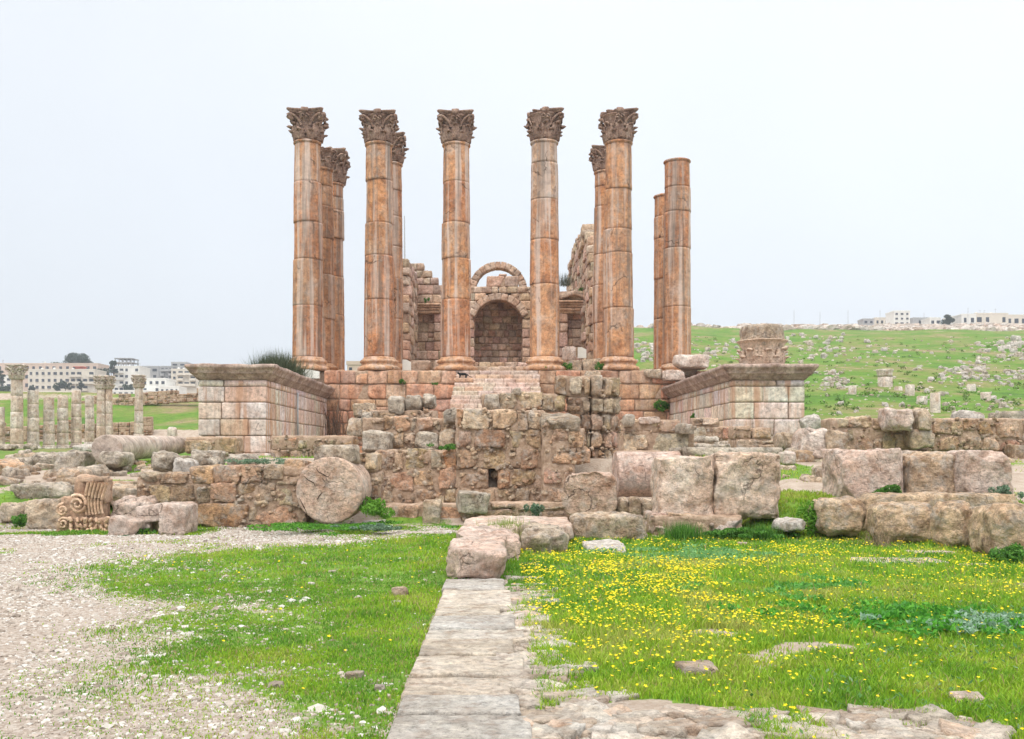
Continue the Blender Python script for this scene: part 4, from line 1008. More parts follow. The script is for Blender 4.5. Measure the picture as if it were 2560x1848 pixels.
# centre left blocks
for a in ((905, 975, 1078, 1130, 25.0, .8, 'grey', 'big grey block with a rounded left shoulder beside pale squares'),
          (1038, 1099, 1078, 1124, 25.0, .7, 'grey', 'grey lichened block right of the pale squares'),
          (1099, 1139, 1073, 1124, 25.0, .7, 'rubble', 'dark brown block against the tallest ruin wall'),
          (970, 1012, 989, 1034, 27.5, .8, 'grey', 'leftmost of three lichened blocks above the stepped wall'),
          (1013, 1052, 986, 1028, 27.6, .8, 'grey', 'middle of three lichened blocks above the stepped wall'),
          (1055, 1086, 983, 1018, 27.6, .8, 'grey', 'rightmost of three lichened blocks above the stepped wall'),
          (882, 932, 1008, 1045, 28.0, .8, 'rubble', 'tilted boulder over the dry thorn shrub'),
          (868, 912, 1046, 1088, 27.6, .8, 'rubble', 'boulder left of the dry thorn shrub'),
          (900, 930, 1028, 1060, 27.4, .6, 'grey', 'small grey stone between the two boulders'),
          (928, 968, 1063, 1080, 26.2, .4, 'pink', 'low pinkish stone under the dry thorn shrub'),
          (1110, 1142, 1022, 1056, 25.0, .6, 'grey', 'white grey stone left of the tallest ruin top'),
          (1210, 1248, 984, 1022, 24.8, .6, 'grey', 'pale lichened stone at the left end of the ruin top'),
          (1280, 1302, 972, 984, 24.9, .5, 'grey', 'small grey stone lying atop the ruin wall'),
          (1562, 1588, 1038, 1064, 29.0, .7, 'grey', 'pale stone at the left of the dark lichen course'),
          (1600, 1650, 1044, 1056, 29.4, .7, 'pink', 'orange flat stone atop the dark lichen course'),
          (1695, 1735, 1058, 1082, 29.0, .8, 'grey', 'grey flat stone at the right end of the lichen course')):
    rock('stone_block', a[7], 'stone block', a[0], a[1], a[2], a[3], a[4], a[5], a[6], r=.1, amp=.05, jit=.08, tilt=random.uniform(-.05, .05))
# right middle
for a in ((1998, 2076, 1070, 1142, 25.8, .9, 'pink', 'large tilted pink block where the right wall begins', .10, 0),
          (2072, 2126, 1078, 1148, 25.6, .9, 'rubble', 'rough brown block beside the tilted pink one', .05, 0),
          (1972, 2014, 1080, 1124, 26.5, .9, 'rubble', 'dark squared block below the right pier', 0, 0),
          (1952, 1975, 1084, 1122, 27, .8, 'rubble', 'rounded dark block left of the squared one', 0, 0),
          (1975, 2030, 1122, 1168, 25.8, .9, 'rubble', 'brown block under the dark squared block', 0, 0),
          (2226, 2284, 1022, 1074, 26.2, 1.0, 'pink', 'white topped block standing on the right wall', 0, 0),
          (2296, 2332, 1024, 1074, 26.2, 1.0, 'rubble', 'brown block standing on the right wall beside the white topped one', 0, 0),
          (2285, 2346, 1074, 1118, 26.3, .8, 'rubble', 'bulging stone in the right wall below the standing blocks', 0, 0),
          (2408, 2464, 1026, 1056, 28.5, .8, 'white', 'white block lying behind the right wall', .08, 0),
          (2516, 2600, 1030, 1075, 29, 1.2, 'grey', 'grey domed boulder behind the right wall at the edge', 0, 0),
          (2013, 2056, 1040, 1076, 31, .6, 'white', 'slanting white stone at the corner of the right pier', -.35, 0),
          (2048, 2085, 1168, 1205, 22.5, .6, 'rubble', 'upper stone in the pile left of the raised row', 0, 0),
          (2013, 2045, 1190, 1228, 22.3, .6, 'rubble', 'left stone in the pile left of the raised row', 0, 0),
          (2040, 2062, 1195, 1238, 22.2, .5, 'rubble', 'thin upright stone in the pile left of the raised row', 0, 0),
          (2058, 2102, 1198, 1240, 22.0, .7, 'rubble', 'round lower stone in the pile left of the raised row', 0, 0),
          (1958, 1990, 1130, 1158, 25, .6, 'pink', 'small pink stone right of the cubic blocks', 0, 0),
          (1958, 2000, 1165, 1185, 24.3, .7, 'rubble', 'flat stone lying right of the cubic blocks', 0, 0),
          (1955, 2018, 1302, 1328, 17.8, .8, 'white', 'white flat stone right of the foundation course', 0, 0),
          (1742, 1800, 1092, 1106, 32.5, .8, 'grey', 'flat grey stone before the right pier', 0, 0),
          (1800, 1840, 1104, 1122, 31, 1, 'grey', 'low slab before the right pier', 0, 0),
          (1745, 1830, 1112, 1128, 29.5, 1, 'grey', 'long low slab before the right pier', 0, 0)):
    rock('stone_block', a[7], 'stone block', a[0], a[1], a[2], a[3], a[4], a[5], a[6], r=.11, amp=.06, jit=.08, tilt=a[8])
rock('stone_slab', 'long flat slab top behind the cubic blocks', 'stone block', 1690, 1960, 1120, 1140, 26, 1.2, 'grey', r=.04, amp=.03)
# left field
for a in ((371, 425, 1133, 1180, 22.0, .9, 'grey', 'squared pale block on the low left wall, left end'),
          (425, 478, 1150, 1184, 21.8, .9, 'white', 'hollowed whitish block on the low left wall'),
          (470, 545, 1128, 1160, 24.5, 1.0, 'grey', 'broad grey block below the foot of the left pier'),
          (500, 540, 1146, 1168, 22.6, .7, 'grey', 'small lichened stone on the left wall top'),
          (560, 625, 1138, 1168, 23.2, 1.0, 'grey', 'grey boulder at the foot of the left pier'),
          (57, 145, 1255, 1322, 20.3, .9, 'rubble', 'yellowish squared block behind the carved capital fragment'),
          (-10, 62, 1262, 1304, 20.6, .9, 'rubble', 'tan block at the left edge beside the yellowish one'),
          (245, 340, 1216, 1262, 21.2, 1.0, 'rubble', 'yellow tan block behind the pink boulders'),
          (265, 372, 1246, 1322, 19.8, .9, 'pink', 'large rounded pink boulder before the left wall'),
          (268, 343, 1292, 1350, 18.7, .7, 'pink', 'small sharp pink block in front of the rounded boulder'),
          (24, 180, 1212, 1246, 22.2, 1.0, 'grey', 'long grey blocky ledge above the carved fragment'),
          (75, 150, 1132, 1178, 28.0, 1.2, 'grey', 'big smooth grey boulder on the left grass'),
          (138, 200, 1130, 1185, 27.4, 1.0, 'grey', 'rough grey boulder leaning on the smooth one'),
          (243, 305, 1132, 1164, 26.6, 1.0, 'grey', 'lichened boulder before the fallen column end'),
          (0, 62, 1146, 1172, 27.5, 1.2, 'grey', 'flat grey boulder at the left edge'),
          (28, 76, 1162, 1188, 26.5, .8, 'rubble', 'squared brown boulder under the flat grey one'),
          (0, 28, 1168, 1190, 26.8, .8, 'grey', 'small rounded stone at the far left'),
          (105, 145, 1176, 1198, 25.2, .8, 'rubble', 'orange tan stone below the grey boulders'),
          (140, 172, 1174, 1200, 25.4, .8, 'rubble', 'dark brown stone beside the orange tan one'),
          (45, 68, 1124, 1140, 33, .6, 'grey', 'small dark stub of stone on the grass'),
          (176, 232, 1112, 1130, 46, 1.2, 'white', 'white slab lying before the broken colonnade'),
          (-10, 30, 1112, 1124, 60, 1.0, 'grey', 'pale fallen drum piece by the tall colonnade column'),
          (55, 82, 1110, 1124, 62, 1.0, 'grey', 'rounded drum piece between the first colonnade columns')):
    rock('stone_block', a[7], 'stone block', a[0], a[1], a[2], a[3], a[4], a[5], a[6], r=.12, amp=.07, jit=.08, tilt=random.uniform(-.05, .05))
# U shaped channel stone
A = Acc(); D_ = 18.8
block(A, (PX(432, D_), D_ + .35, .30), (.58, .7, .62), seg=.05, r=.08, amp=.04); block(A, (PX(370, D_), D_ + .5, .40), (.62, .6, .34), seg=.05, r=.06, amp=.03, rot=(0, -.15, 0)); block(A, (PX(348, D_), D_ + .5, .14), (.24, .55, .34), seg=.05, r=.06, amp=.03)
tag(build(A, 'channel_block', M['pink']), 'pink block hollowed into a channel beside the sharp pink block', 'stone block')
# many smaller field stones on the left terrace
n = 0
for i in range(900):
    D_ = random.uniform(21.8, 34); px = random.uniform(-40, 470)
    if D_ < 23.5 and px > 330: continue
    x = PX(px, D_); z = gz1(x, D_); s = random.choice([.14, .2, .28, .4, .55]) * random.uniform(.8, 1.2)
    if vnoise(np.array([[x * .9, D_ * .9, 0]]), 5)[0] < .0: continue
    A = Acc(); block(A, (x, D_, z + s * .12), (s * random.uniform(1, 1.8), s * random.uniform(.8, 1.2), s * .62), rot=(0, random.uniform(-.2, .2), random.uniform(0, 3)), seg=s / 7, r=s * .1, amp=s * .08, freq=1.2 / s, jit=.12, facets=8, tint=random.choice(TINTS['warm']))
    o = build(A, 'field_stone', M['grey' if random.random() < .55 else 'rubble']); tag(o, 'weathered stone strewn over the terrace left of the pier', 'stone', 'stones strewn on the left terrace'); n += 1
    if n >= 150: break
n = 0
for i in range(600):
    D_ = random.uniform(22.6, 33); px = random.choice([random.uniform(1960, 2110), random.uniform(1560, 1840), random.uniform(2100, 2560)])
    x = PX(px, D_); z = gz1(x, D_)
    if vnoise(np.array([[x * 1.1, D_ * 1.1, 4]]), 5)[0] < .1: continue
    s = random.choice([.12, .18, .25, .35]); A = Acc()
    block(A, (x, D_, z + s * .12), (s * 1.4, s, s * .7), rot=(0, random.uniform(-.2, .2), random.uniform(0, 3)), seg=s / 6, r=s * .14, amp=s * .09, freq=1.2 / s, jit=.12, tint=random.choice(TINTS['warm']))
    o = build(A, 'field_stone', M['rubble']); tag(o, 'small stone strewn among the ruins before the right pier', 'stone', 'stones strewn before the right pier'); n += 1
    if n >= 60: break

# stones in the meadow
for a in ((979, 1018, 1467, 1493, 'rubble', 'reddish tan stone lying in the grass left of the path'), (975, 1004, 1506, 1511, 'white', 'thin flat stone below the reddish one'),
          (934, 961, 1716, 1728, 'white', 'white stone in the grass near the lower path'), (820, 838, 1421, 1433, 'grey', 'small grey stone high in the left grass'),
          (770, 786, 1452, 1464, 'white', 'small pointed white stone in the left grass'), (905, 968, 1298, 1316, 'white', 'pale blue white flat stone near the great drum'),
          (1456, 1490, 1716, 1729, 'grey', 'small half buried stone in the flower meadow'), (2393, 2476, 1743, 1764, 'pink', 'flat pinkish stone among flowers at lower right'),
          (1848, 1870, 1352, 1362, 'pink', 'small pale stone at the top edge of the meadow'), (1860, 1990, 1838, 1850, 'white', 'pale rock breaking the soil at the bottom edge'),
          (2150, 2356, 1397, 1410, 'pink', 'long flat stone sunk in the grass at right'), (2270, 2390, 1377, 1386, 'pink', 'thin flat stone behind the long sunk one'), (2404, 2480, 1403, 1418, 'pink', 'short flat stone before the nearest boulder'),
          (1262, 1358, 1437, 1452, 'path', 'flat sliver of stone right of the path head'), (1700, 1800, 1664, 1690, 'rubble', 'bare earthy stone in the meadow middle'), (1302, 1352, 1412, 1418, 'pink', 'sunken sliver of stone below the grey block'),
          (860, 905, 1690, 1696, 'grey', 'tiny grey sliver in the grass'), (1275, 1340, 1697, 1712, 'pink', 'pink stone beside the path edge'), (1310, 1388, 1718, 1740, 'pink', 'long pink stone beside the lower path'), (1070, 1098, 1788, 1796, 'pink', 'reddish chip on the lower path')):
    D_ = EYE * F / (a[3] - HY); h = max(.03, (a[3] - a[2]) * D_ / F * (.75 if a[3] - a[2] > 15 else .4))
    A = Acc(); w = (a[1] - a[0]) * D_ / F; d = w * (.8 if w < .3 else .45)
    block(A, (PX((a[0] + a[1]) / 2, D_), D_ + d / 2, h / 2 - .01), (w, d, h + .03), rot=(0, 0, random.uniform(-.2, .2)), seg=w / 14, r=min(.04, h * .4), amp=h * .12, freq=6, jit=.12, facets=6)
    tag(build(A, 'meadow_stone', M[a[4]]), a[5], 'stone')

# ---------------------------------------------------------------- stone path
def path():
    A = Acc(); ys = [1455, 1484, 1524, 1553, 1586, 1615, 1656, 1707, 1758, 1806, 1870, 1960, 2080]
    rs = [1262, 1278, 1250, 1288, 1312, 1285, 1310, 1275, 1300, 1330, 1380, 1400]
    for i in range(len(ys) - 1):
        d0 = EYE * F / (ys[i + 1] - HY); d1 = EYE * F / (ys[i] - HY); dm = (d0 + d1) / 2
        xr = PX(rs[i], dm); xl = -.60 + random.uniform(-.02, .02)
        block(A, ((xl + xr) / 2, dm, -.06 + random.uniform(-.014, .014)), (xr - xl, d1 - d0 - .03, .24), seg=.028, r=.022, amp=.009, freq=3.5, jit=.008, tint=random.choice([(1, 1, 1), (.92, .95, 1), (1.12, 1.08, 1.04), (.95, .90, .84), (1.05, .98, .92), (1.1, 1.1, 1.1)]), nmax=60)
    # broken edge pieces right of the slabs
    for k in range(46):
        d = random.uniform(5.2, 11.8); x = random.uniform(.18, .62) + (.25 if d < 6.6 else 0); s = random.uniform(.06, .26)
        block(A, (x, d, -.015), (s * 1.6, s, .09), rot=(random.uniform(-.08, .08), 0, random.uniform(-.5, .5)), seg=s / 7, r=.02, amp=.015, freq=5, jit=.12, tint=random.choice(TINTS['pier']))
    o = build(A, 'stone_path', M['path']); tag(o, 'worn pale slabs of the stone path', kind='structure')
path()
def crust():
    A = Acc()
    for x0, x1, y0, y1, nn in ((.10, .42, 6.2, 11.5, 70), (.24, .60, 5.4, 7.4, 45), (.55, 1.75, 4.9, 6.0, 60), (1.9, 2.95, 5.0, 6.05, 50), (-.55, .6, 4.6, 5.4, 16)):
        for k in range(nn * 3):
            x, y, s = random.uniform(x0, x1), random.uniform(y0, y1), random.choice([.03, .04, .06, .09, .14, .22])
            block(A, (x, y, gz1(x, y) - s * .04), (s * 1.5, s, s * .42), rot=(random.uniform(-.1, .1), random.uniform(-.1, .1), random.uniform(-.8, .8)), seg=s / 8, r=s * .08, amp=s * .08, freq=1.5 / s, jit=.14, tint=random.choice(TINTS['warm']))
    tag(build(A, 'rubble', M['path']), 'broken pale stone chips and crusted earth at the bottom edge', 'rubble', kind='stuff')
crust()

# ---------------------------------------------------------------- capital fragments
A = capital_acc(1.12, .66, seed=5, abacus=False, volutes=False); cx_, cd = PX(1909, 36.2), 36.4
S = np.array([1.02, 1.02, 1.0]); zt = 4.82
t = thing('carved_capital', 'carved acanthus capital standing on the right pier', 'capital', (cx_, cd, zt))
for k in range(len(A.v)):
    v = A.v[k]; A.v[k] = v * S * np.array([1.07, 1.07, 1.0]) + np.array([cx_, cd, zt])
build(A, 'leaf_tier', M['carve'], t)
A = Acc(); lathe(A, (cx_, cd, zt + .74), [(.60, 0), (.74, .05), (.78, .14), (.76, .3), (.77, .45), (.80, .55), (.81, .66), (.77, .78), (.68, .82), (.4, .81)], 64, amp=.16, freq=2.6, seed=9, tint=(.95, .86, .8))
for k_ in range(14):
    a_ = k_ * pi / 7; block(A, (cx_ + .74 * cos(a_), cd + .74 * sin(a_), zt + .88 + .1 * (k_ % 2)), (.16, .22, .30), rot=(0, .2, a_), seg=.05, r=.06, amp=.03, facets=3, tint=(1, .9, .84))
build(A, 'worn_top', M['grey'], t)

def scroll_fragment():
    D_ = 19.4; x = PX(197, D_); t = thing('carved_fragment', 'carved volute and acanthus fragment standing on the gravel edge', 'carving', (x, D_, 0))
    A = Acc(); w = 130 * D_ / F; dk = (.74, .66, .6)
    block(A, (x, D_ + .45, PZ(1318, D_)), (w, .5, 46 * D_ / F), seg=.04, r=.06, amp=.03, tint=dk)
    block(A, (PX(190, D_), D_ + .48, PZ(1275, D_)), (w * .86, .42, 60 * D_ / F), seg=.04, r=.1, amp=.03, tint=dk)
    block(A, (PX(212, D_), D_ + .45, PZ(1226, D_)), (w * .62, .46, 66 * D_ / F), rot=(0, .12, 0), seg=.04, r=.07, amp=.04, facets=4, tint=dk)
    build(A, 'core', M['carve'], t)
    A = Acc(); lt = (1.12, 1.04, .96)
    def spiral(px, py, r, turns, rad, start, sgn):
        pts, rr = [], []
        for k in range(46):
            q = k / 45; a = start + sgn * q * turns * 2 * pi; sr = r * (1 - .88 * q); pts.append((PX(px, D_) + sr * cos(a), D_ + .16 - .05 * q, PZ(py, D_) + sr * sin(a))); rr.append(rad * (1 - .35 * q))
        tube(A, pts, rr, 8, tint=lt)
    spiral(186, 1262, .20, 2.0, .036, 2.2, -1); spiral(148, 1276, .125, 1.8, .030, 1.4, 1); spiral(150, 1310, .12, 1.7, .032, .5, 1)
    for k in range(6):      # flutes sweeping up and out to the broken top
        pts = []
        for q in np.linspace(0, 1, 16):
            px = 206 + k * 8 + (12 + k * 1.2) * sin(q * pi * .5) * q - 6 * sin(pi * q); py = 1290 - k * 1.0 - (86 - k * 2) * q
            pts.append((PX(px, D_), D_ + .20 - .14 * q ** 2, PZ(py, D_)))
        tube(A, pts, [.026 + .006 * q for q in np.linspace(0, 1, 16)], 7, tint=lt)
    rr = random.Random(4)
    for k in range(24):     # acanthus lobes along the foot
        px = 172 + (k % 8) * 12 + rr.uniform(-3, 3); py = 1330 - (k // 8) * 14 + rr.uniform(-3, 3); sz = rr.uniform(.07, .10)
        block(A, (PX(px, D_), D_ + .15 + rr.uniform(-.03, .03), PZ(py, D_)), (sz * .8, sz, sz * 1.5), rot=(rr.uniform(-.4, .2), rr.uniform(-.6, .6), 0), seg=.022, r=sz * .35, amp=.012, freq=8, tint=lt)
    block(A, (PX(222, D_), D_ + .35, PZ(1200, D_)), (56 * D_ / F, .5, .09), rot=(0, -.05, 0), seg=.04, r=.03, amp=.03, facets=3, tint=(.55, .52, .48))
    build(A, 'scroll_carving', M['carve'], t)
scroll_fragment()

# ---------------------------------------------------------------- left colonnade
def small_column(px, ytop, ybot, wpx, D, cap, label, group='broken colonnade on the left'):
    x = PX(px, D); z0, z1 = PZ(ybot, D), PZ(ytop, D); r = wpx / 2 * D / F
    r *= 1.1; t = thing('colonnade_column', label, 'column', (x, D, z0), group)
    A = Acc(); lathe(A, (x, D, z0 - .3), [(r * 1.3, 0), (r * 1.32, .36), (r * 1.24, .42), (r * 1.12, .46), (r * 1.16, .52), (r * 1.04, .58)], 24, amp=.015, seed=int(px)); build(A, 'column_base', M['steles'], t)
    capH = 1.05 if cap else 0; zz = z0 + .25; nd = 4; ztop = z1 - capH; A = Acc(); hs = (ztop - zz) / nd
    for k in range(nd):
        a, b = zz + hs * k, zz + hs * (k + 1); ra, rb = r * (1 - .03 * k), r * (1 - .03 * (k + 1))
        lathe(A, (x + random.uniform(-.015, .015), D, 0), [(ra * .96, a), (ra, a + .02)] + [(ra + (rb - ra) * q, a + (b - a) * q) for q in (.25, .5, .75)] + [(rb, b - .02), (rb * .96, b)], 26, amp=.018, freq=2, seed=int(px) + k, tint=random.choice(TINTS['pier']))
    build(A, 'shaft', M['steles'], t)
    if cap:
        A = capital_acc(capH, r * .92, seed=int(px), n=20)
        for k in range(len(A.v)): A.v[k] = A.v[k] + np.array([x, D, ztop - .01])
        build(A, 'capital', M['steles'], t)
for a in ((3, 1018, 1128, 16, 68, 0, 'stub of a colonnade column cut by the left edge'), (42, 912, 1121, 28, 68, 1, 'tallest capped colonnade column near the left edge'),
          (83, 977, 1122, 26, 69, 0, 'headless colonnade column right of the tallest, dark top'), (122, 994, 1123, 25, 70, 0, 'fourth colonnade column, pinkish lower half'),
          (157, 990, 1122, 25, 71, 0, 'white grey colonnade column under a stone beam end'), (191, 977, 1118, 23, 72, 0, 'fifth colonnade column with reddish foot'),
          (224, 990, 1114, 21, 74, 0, 'brownish stained short colonnade column'), (252, 940, 1104, 19, 76, 1, 'left shaft of the twin capped colonnade columns'),
          (272, 940, 1104, 18, 76.3, 1, 'right shaft of the twin capped colonnade columns'), (347, 938, 1094, 20, 78, 1, 'lone slender capped column left of the pier')):
    small_column(*a)
rock('stone_stub', 'square pale pillar stub on the grass left of the pier', 'pillar stub', 416, 437, 1067, 1094, 66, .6, 'steles', seg=.1, amp=.01, r=.03, jit=.01)
# ---------------------------------------------------------------- retaining walls on the left bank
def bank_wall(label, p0, p1, z0, z1, hgt, wpx):
    A, B = Acc(), Acc(); n = 14; T = TINTS['earth']
    for i in range(n):
        a = (p0[0] + (p1[0] - p0[0]) * i / n, p0[1] + (p1[1] - p0[1]) * i / n); b = (p0[0] + (p1[0] - p0[0]) * (i + 1) / n, p0[1] + (p1[1] - p0[1]) * (i + 1) / n)
        zb = z0 + (z1 - z0) * i / n; r = max(1, int(hgt / .42))
        for k in range(r + random.choice([-1, 0, 0])):
            course(A, B, a, b, zb + k * hgt / r, zb + (k + 1) * hgt / r, .8, .6, dict(RUB, seg=.25, chink=0, push=.08), T)
    t = thing('retaining_wall', label, 'wall', (p0[0], p0[1], z0)); build(A, 'stonework', M['rubble'], t); build(B, 'mortar_core', M['mortar'], t)
bank_wall('brown retaining wall behind the broken colonnade', (PX(-20, 86), 86), (PX(380, 88), 88), 2.1, 2.7, 2.1, 20)
bank_wall('long upper terrace wall climbing to the left pier', (PX(200, 114), 114), (PX(540, 112), 112), 6.6, 7.6, 1.5, 20)

# ---------------------------------------------------------------- hill rocks
def rock_mesh(seed, mat='white'):
    A = Acc(); block(A, (0, 0, .25), (1.1, 1.0, .85), seg=.12, r=.22, amp=.16, freq=1.5, jit=.12, seed=seed, chip=.2, facets=9)
    me = A.mesh('hill_rock'); me.materials.append(M[mat]); return me
HR = [rock_mesh(100 + i, 'white' if i % 3 else 'grey') for i in range(8)]
clusters = [(1590, 1700, 845, 905, 90), (1740, 1850, 850, 900, 30), (1960, 2110, 838, 880, 40), (2020, 2270, 870, 905, 34), (2050, 2120, 945, 975, 45), (2400, 2480, 925, 955, 42), (2400, 2470, 905, 925, 22),
            (2350, 2420, 920, 950, 30), (2500, 2560, 860, 905, 34), (2440, 2470, 860, 905, 20), (2490, 2560, 925, 965, 24), (2440, 2530, 1000, 1025, 14), (2040, 2110, 925, 940, 10), (1730, 2560, 850, 1040, 110), (2040, 2560, 1010, 1045, 14), (2180, 2300, 900, 930, 6)]
hp = []
dgrid = np.arange(60, 262, .5)
def hill_point(px, py):
    xx = PX(px, dgrid); zz = gz(xx, dgrid); yy = HY - (zz - EYE) * F / dgrid
    k = np.argmin(np.abs(yy - py)); return xx[k], dgrid[k], zz[k]
for x0, x1, y0, y1, n in clusters:
    for i in range(n):
        px = random.uniform(x0, x1); py = random.uniform(y0, y1)
        x, y, z = hill_point(px, py); s = random.choice([6, 8, 9, 12, 16]) * random.uniform(.8, 1.25) * (1.3 if px > 2480 else 1) * y / F
        hp.append((s * F / y, x, y, z, s))
hp.sort(reverse=True)
for i, (k, x, y, z, s) in enumerate(hp[:290]):
    o = bpy.data.objects.new('hill_rock', HR[i % 8]); COL.objects.link(o); o.location = (x, y, z - s * .1); s *= .85; o.scale = (s * .85, s * .85, s * random.uniform(.85, 1.15)); o.rotation_euler = (0, 0, random.uniform(0, 6.3))
    tag(o, 'pale rock scattered over the green hillside at right', 'rock', 'pale rocks on the hillside')
def rubble_mass(pts, name, label, mat):
    A = Acc()
    U, Q = boxgrid((2, 2, 2)); U = U / np.linalg.norm(U, axis=1)[:, None] ** .6
    for x, y, z, s in pts:
        P = U * np.array([s * random.uniform(.5, .8), s * random.uniform(.4, .7), s * random.uniform(.3, .5)]) + rng.normal(0, s * .07, U.shape)
        a = random.uniform(0, 3); P = P @ rotm(random.uniform(-.3, .3), 0, a).T; A.add(P + np.array([x, y, z]), Q, tint=random.choice(TINTS['warm']))
    tag(build(A, name, M[mat], smooth=False), label, 'rubble', kind='stuff')
pts = [(x, y, z, s) for k, x, y, z, s in hp[290:]]
for i in range(700):
    px = random.uniform(1590, 2600); py = random.uniform(842, 1040); x, y, z = hill_point(px, py)
    pts.append((x, y, z, random.uniform(3, 6) * y / F))
rubble_mass(pts, 'scree', 'tiny stones littering the green hillside', 'white')
pts = []
for i in range(5200):
    y = random.uniform(258, 395); u = random.uniform(1600, 2640); x = PX(u, y)
    if u < 1850 and (y > 275 or random.random() < .5): continue
    pts.append((x, y, gz1(x, y) + random.uniform(0, .3), random.uniform(.8, 2.4)))
rubble_mass(pts, 'ridge_rubble', 'band of white rubble along the hilltop below the houses', 'white')
A = Acc(); cc = []
for i in range(420):
    x, y, z = hill_point(random.uniform(1590, 2600), random.uniform(840, 1040)); cc.append((x, y, z + .1))
SCRUB = cc
# column stumps on the hill
def hill_stump(px, yt, yb, w, label, tilt=0, cap=False):
    x, y, z = hill_point(px, yb); r = w / 2 * y / F; h = (yb - yt) * y / F
    t = thing('column_stump', label, 'column stump', (x, y, z), 'column stumps on the hillside'); A = Acc(); hc = h * (.45 if cap else 0)
    lathe(A, (x, y, z - .2), [(r, 0), (r * 1.0, .1), (r * .99, (h - hc) / 2), (r * .98, h - hc + .17), (r * .9, h - hc + .2)], 22, amp=.06, seed=int(px)); build(A, 'shaft', M['steles'], t)
    if cap:
        A = Acc(); lathe(A, (x, y, z + h - hc), [(r * .95, 0), (r * 1.02, hc * .3), (r * .98, hc * .5), (r * 1.08, hc * .7), (r * 1.16, hc * .9), (r * 1.12, hc)], 22, amp=.12, seed=4); build(A, 'capital', M['steles'], t)
for a in ((2213, 923, 966, 36, 'capped stump standing in the middle of the hillside', 0, True), (2131, 964, 985, 20, 'short pale stump below the rock heap'), (2275, 962, 988, 22, 'medium stump right of the capped one'), (2338, 982, 1031, 24, 'tallest plain stump on the slope'),
          (2305, 991, 1011, 25, 'tilted barrel like stump left of the tallest'), (2246, 967, 976, 20, 'low cube of stone right of the capped stump'), (2428, 960, 977, 22, 'barrel shaped stump on the right slope'), (2464, 981, 1001, 24, 'rounded drum stump lower on the right slope')):
    hill_stump(*a)

# ---------------------------------------------------------------- far town
def bmat(n, c, v=.08): return plain(n, c, .85, v, .8)
M['bw'] = bmat('cream render', (.60, .55, .47)); M['bwhite'] = bmat('white render', (.68, .67, .63)); M['bpink'] = bmat('beige pink render', (.55, .43, .35)); M['bgrey'] = bmat('raw concrete', (.36, .36, .36), .12)
M['glass'] = plain('dark window glass', (.045, .055, .07), .25, .1); M['roofred'] = plain('red roof sheet', (.45, .13, .09), .7)
def building(label, px0, px1, pyt, pyb, D, mat, storeys, cols, depth=12, balc=(), name='house', extra=None, wmat='glass', skip=()):
    xa, xb, zb, zt = PX(px0, D), PX(px1, D), PZ(pyb, D), PZ(pyt, D)
    t = thing(name, label, 'building', ((xa + xb) / 2, D, zb))
    A = Acc(); prism(A, ((xa + xb) / 2, D + depth / 2, (zb - 6 + zt) / 2), (xb - xa, depth, zt - zb + 6)); 
    for (cx, cw, cy, cd_) in (((xa + xb) / 2, xb - xa + .2, D + .05, .3), ((xa + xb) / 2, xb - xa + .2, D + depth, .3)): prism(A, (cx, cy, zt + .3), (cw, cd_, .62))
    for xx in (xa, xb): prism(A, (xx, D + depth / 2, zt + .3), (.3, depth, .6))
    build(A, 'wall', M[mat], t, smooth=False)
    sh = (zt - zb) / storeys; cw = (xb - xa) / cols
    for s in range(storeys):
        for c in range(cols):
            if (s, c) in skip or (random.random() < .12): continue
            ww = cw * random.uniform(.35, .6); wh = sh * .42; x = xa + cw * (c + .5); z = zb + sh * (s + .55)
            if c in balc:
                A = Acc(); prism(A, (x, D - .7, zb + sh * s + .1), (cw * .98, 1.4, .2)); prism(A, (x, D - 1.36, zb + sh * s + .65), (cw * .98, .12, 1.0)); 
                prism(A, (x - cw * .46, D - 1.3, zb + sh * (s + .5)), (.22, .22, sh)); build(A, 'balcony', M[mat], t, smooth=False)
                ww = cw * .7
            A = Acc(); prism(A, (x, D - .012, z), (ww, .1, wh)); f = build(A, 'window', M[wmat], t, smooth=False)
            A = Acc(); prism(A, (x, D - .09, z - wh / 2 - .08), (ww + .3, .25, .14)); build(A, 'sill', M[mat], f, smooth=False)
    if extra: extra(t, xa, xb, zb, zt, D, depth)
    return t
def tank(t, xa, xb, zb, zt, D, depth):
    for k in range(3):
        A = Acc(); x = xa + (xb - xa) * random.uniform(.1, .9); lathe(A, (x, D + random.uniform(2, depth - 2), zt), [(.6, 0), (.6, 1.3), (.3, 1.5)], 12); build(A, 'water_tank', M['bwhite'], t)
    _aer(t, xa, xb, zt, D)
def _aer(t, xa, xb, zt, D):
    for k in range(4):
        A = Acc(); x = xa + (xb - xa) * random.uniform(.05, .95); h = random.uniform(1.5, 3); tube(A, [(x, D + 3, zt), (x, D + 3, zt + h)], [.07, .05], 5); tube(A, [(x - .6, D + 3, zt + h * .9), (x + .6, D + 3, zt + h * .9)], [.04, .04], 4); build(A, 'aerial', M['bgrey'], t)
def redroof(t, xa, xb, zb, zt, D, depth):
    tank(t, xa, xb, zb, zt, D, depth); A = Acc(); x = xa + (xb - xa) * .72; prism(A, (x, D + 5, zt + 2.0), ((xb - xa) * .16, 5, .25)); prism(A, (x, D + 5.5, zt + 1), ((xb - xa) * .13, 3, 1.9)); build(A, 'roof_canopy', M['roofred'], t, smooth=False)
building('white long terraced apartment block with balconies behind the colonnade', 70, 236, 926, 978, 450, 'bw', 3, 11, 14, (7, 8, 9, 10), extra=redroof)
building('long beige pink building rising behind the white terraced block', -60, 245, 911, 975, 478, 'bpink', 3, 18, 14, extra=tank)
building('low white house at the left edge beyond the colonnade', -20, 30, 942, 972, 430, 'bwhite', 2, 3, 10)
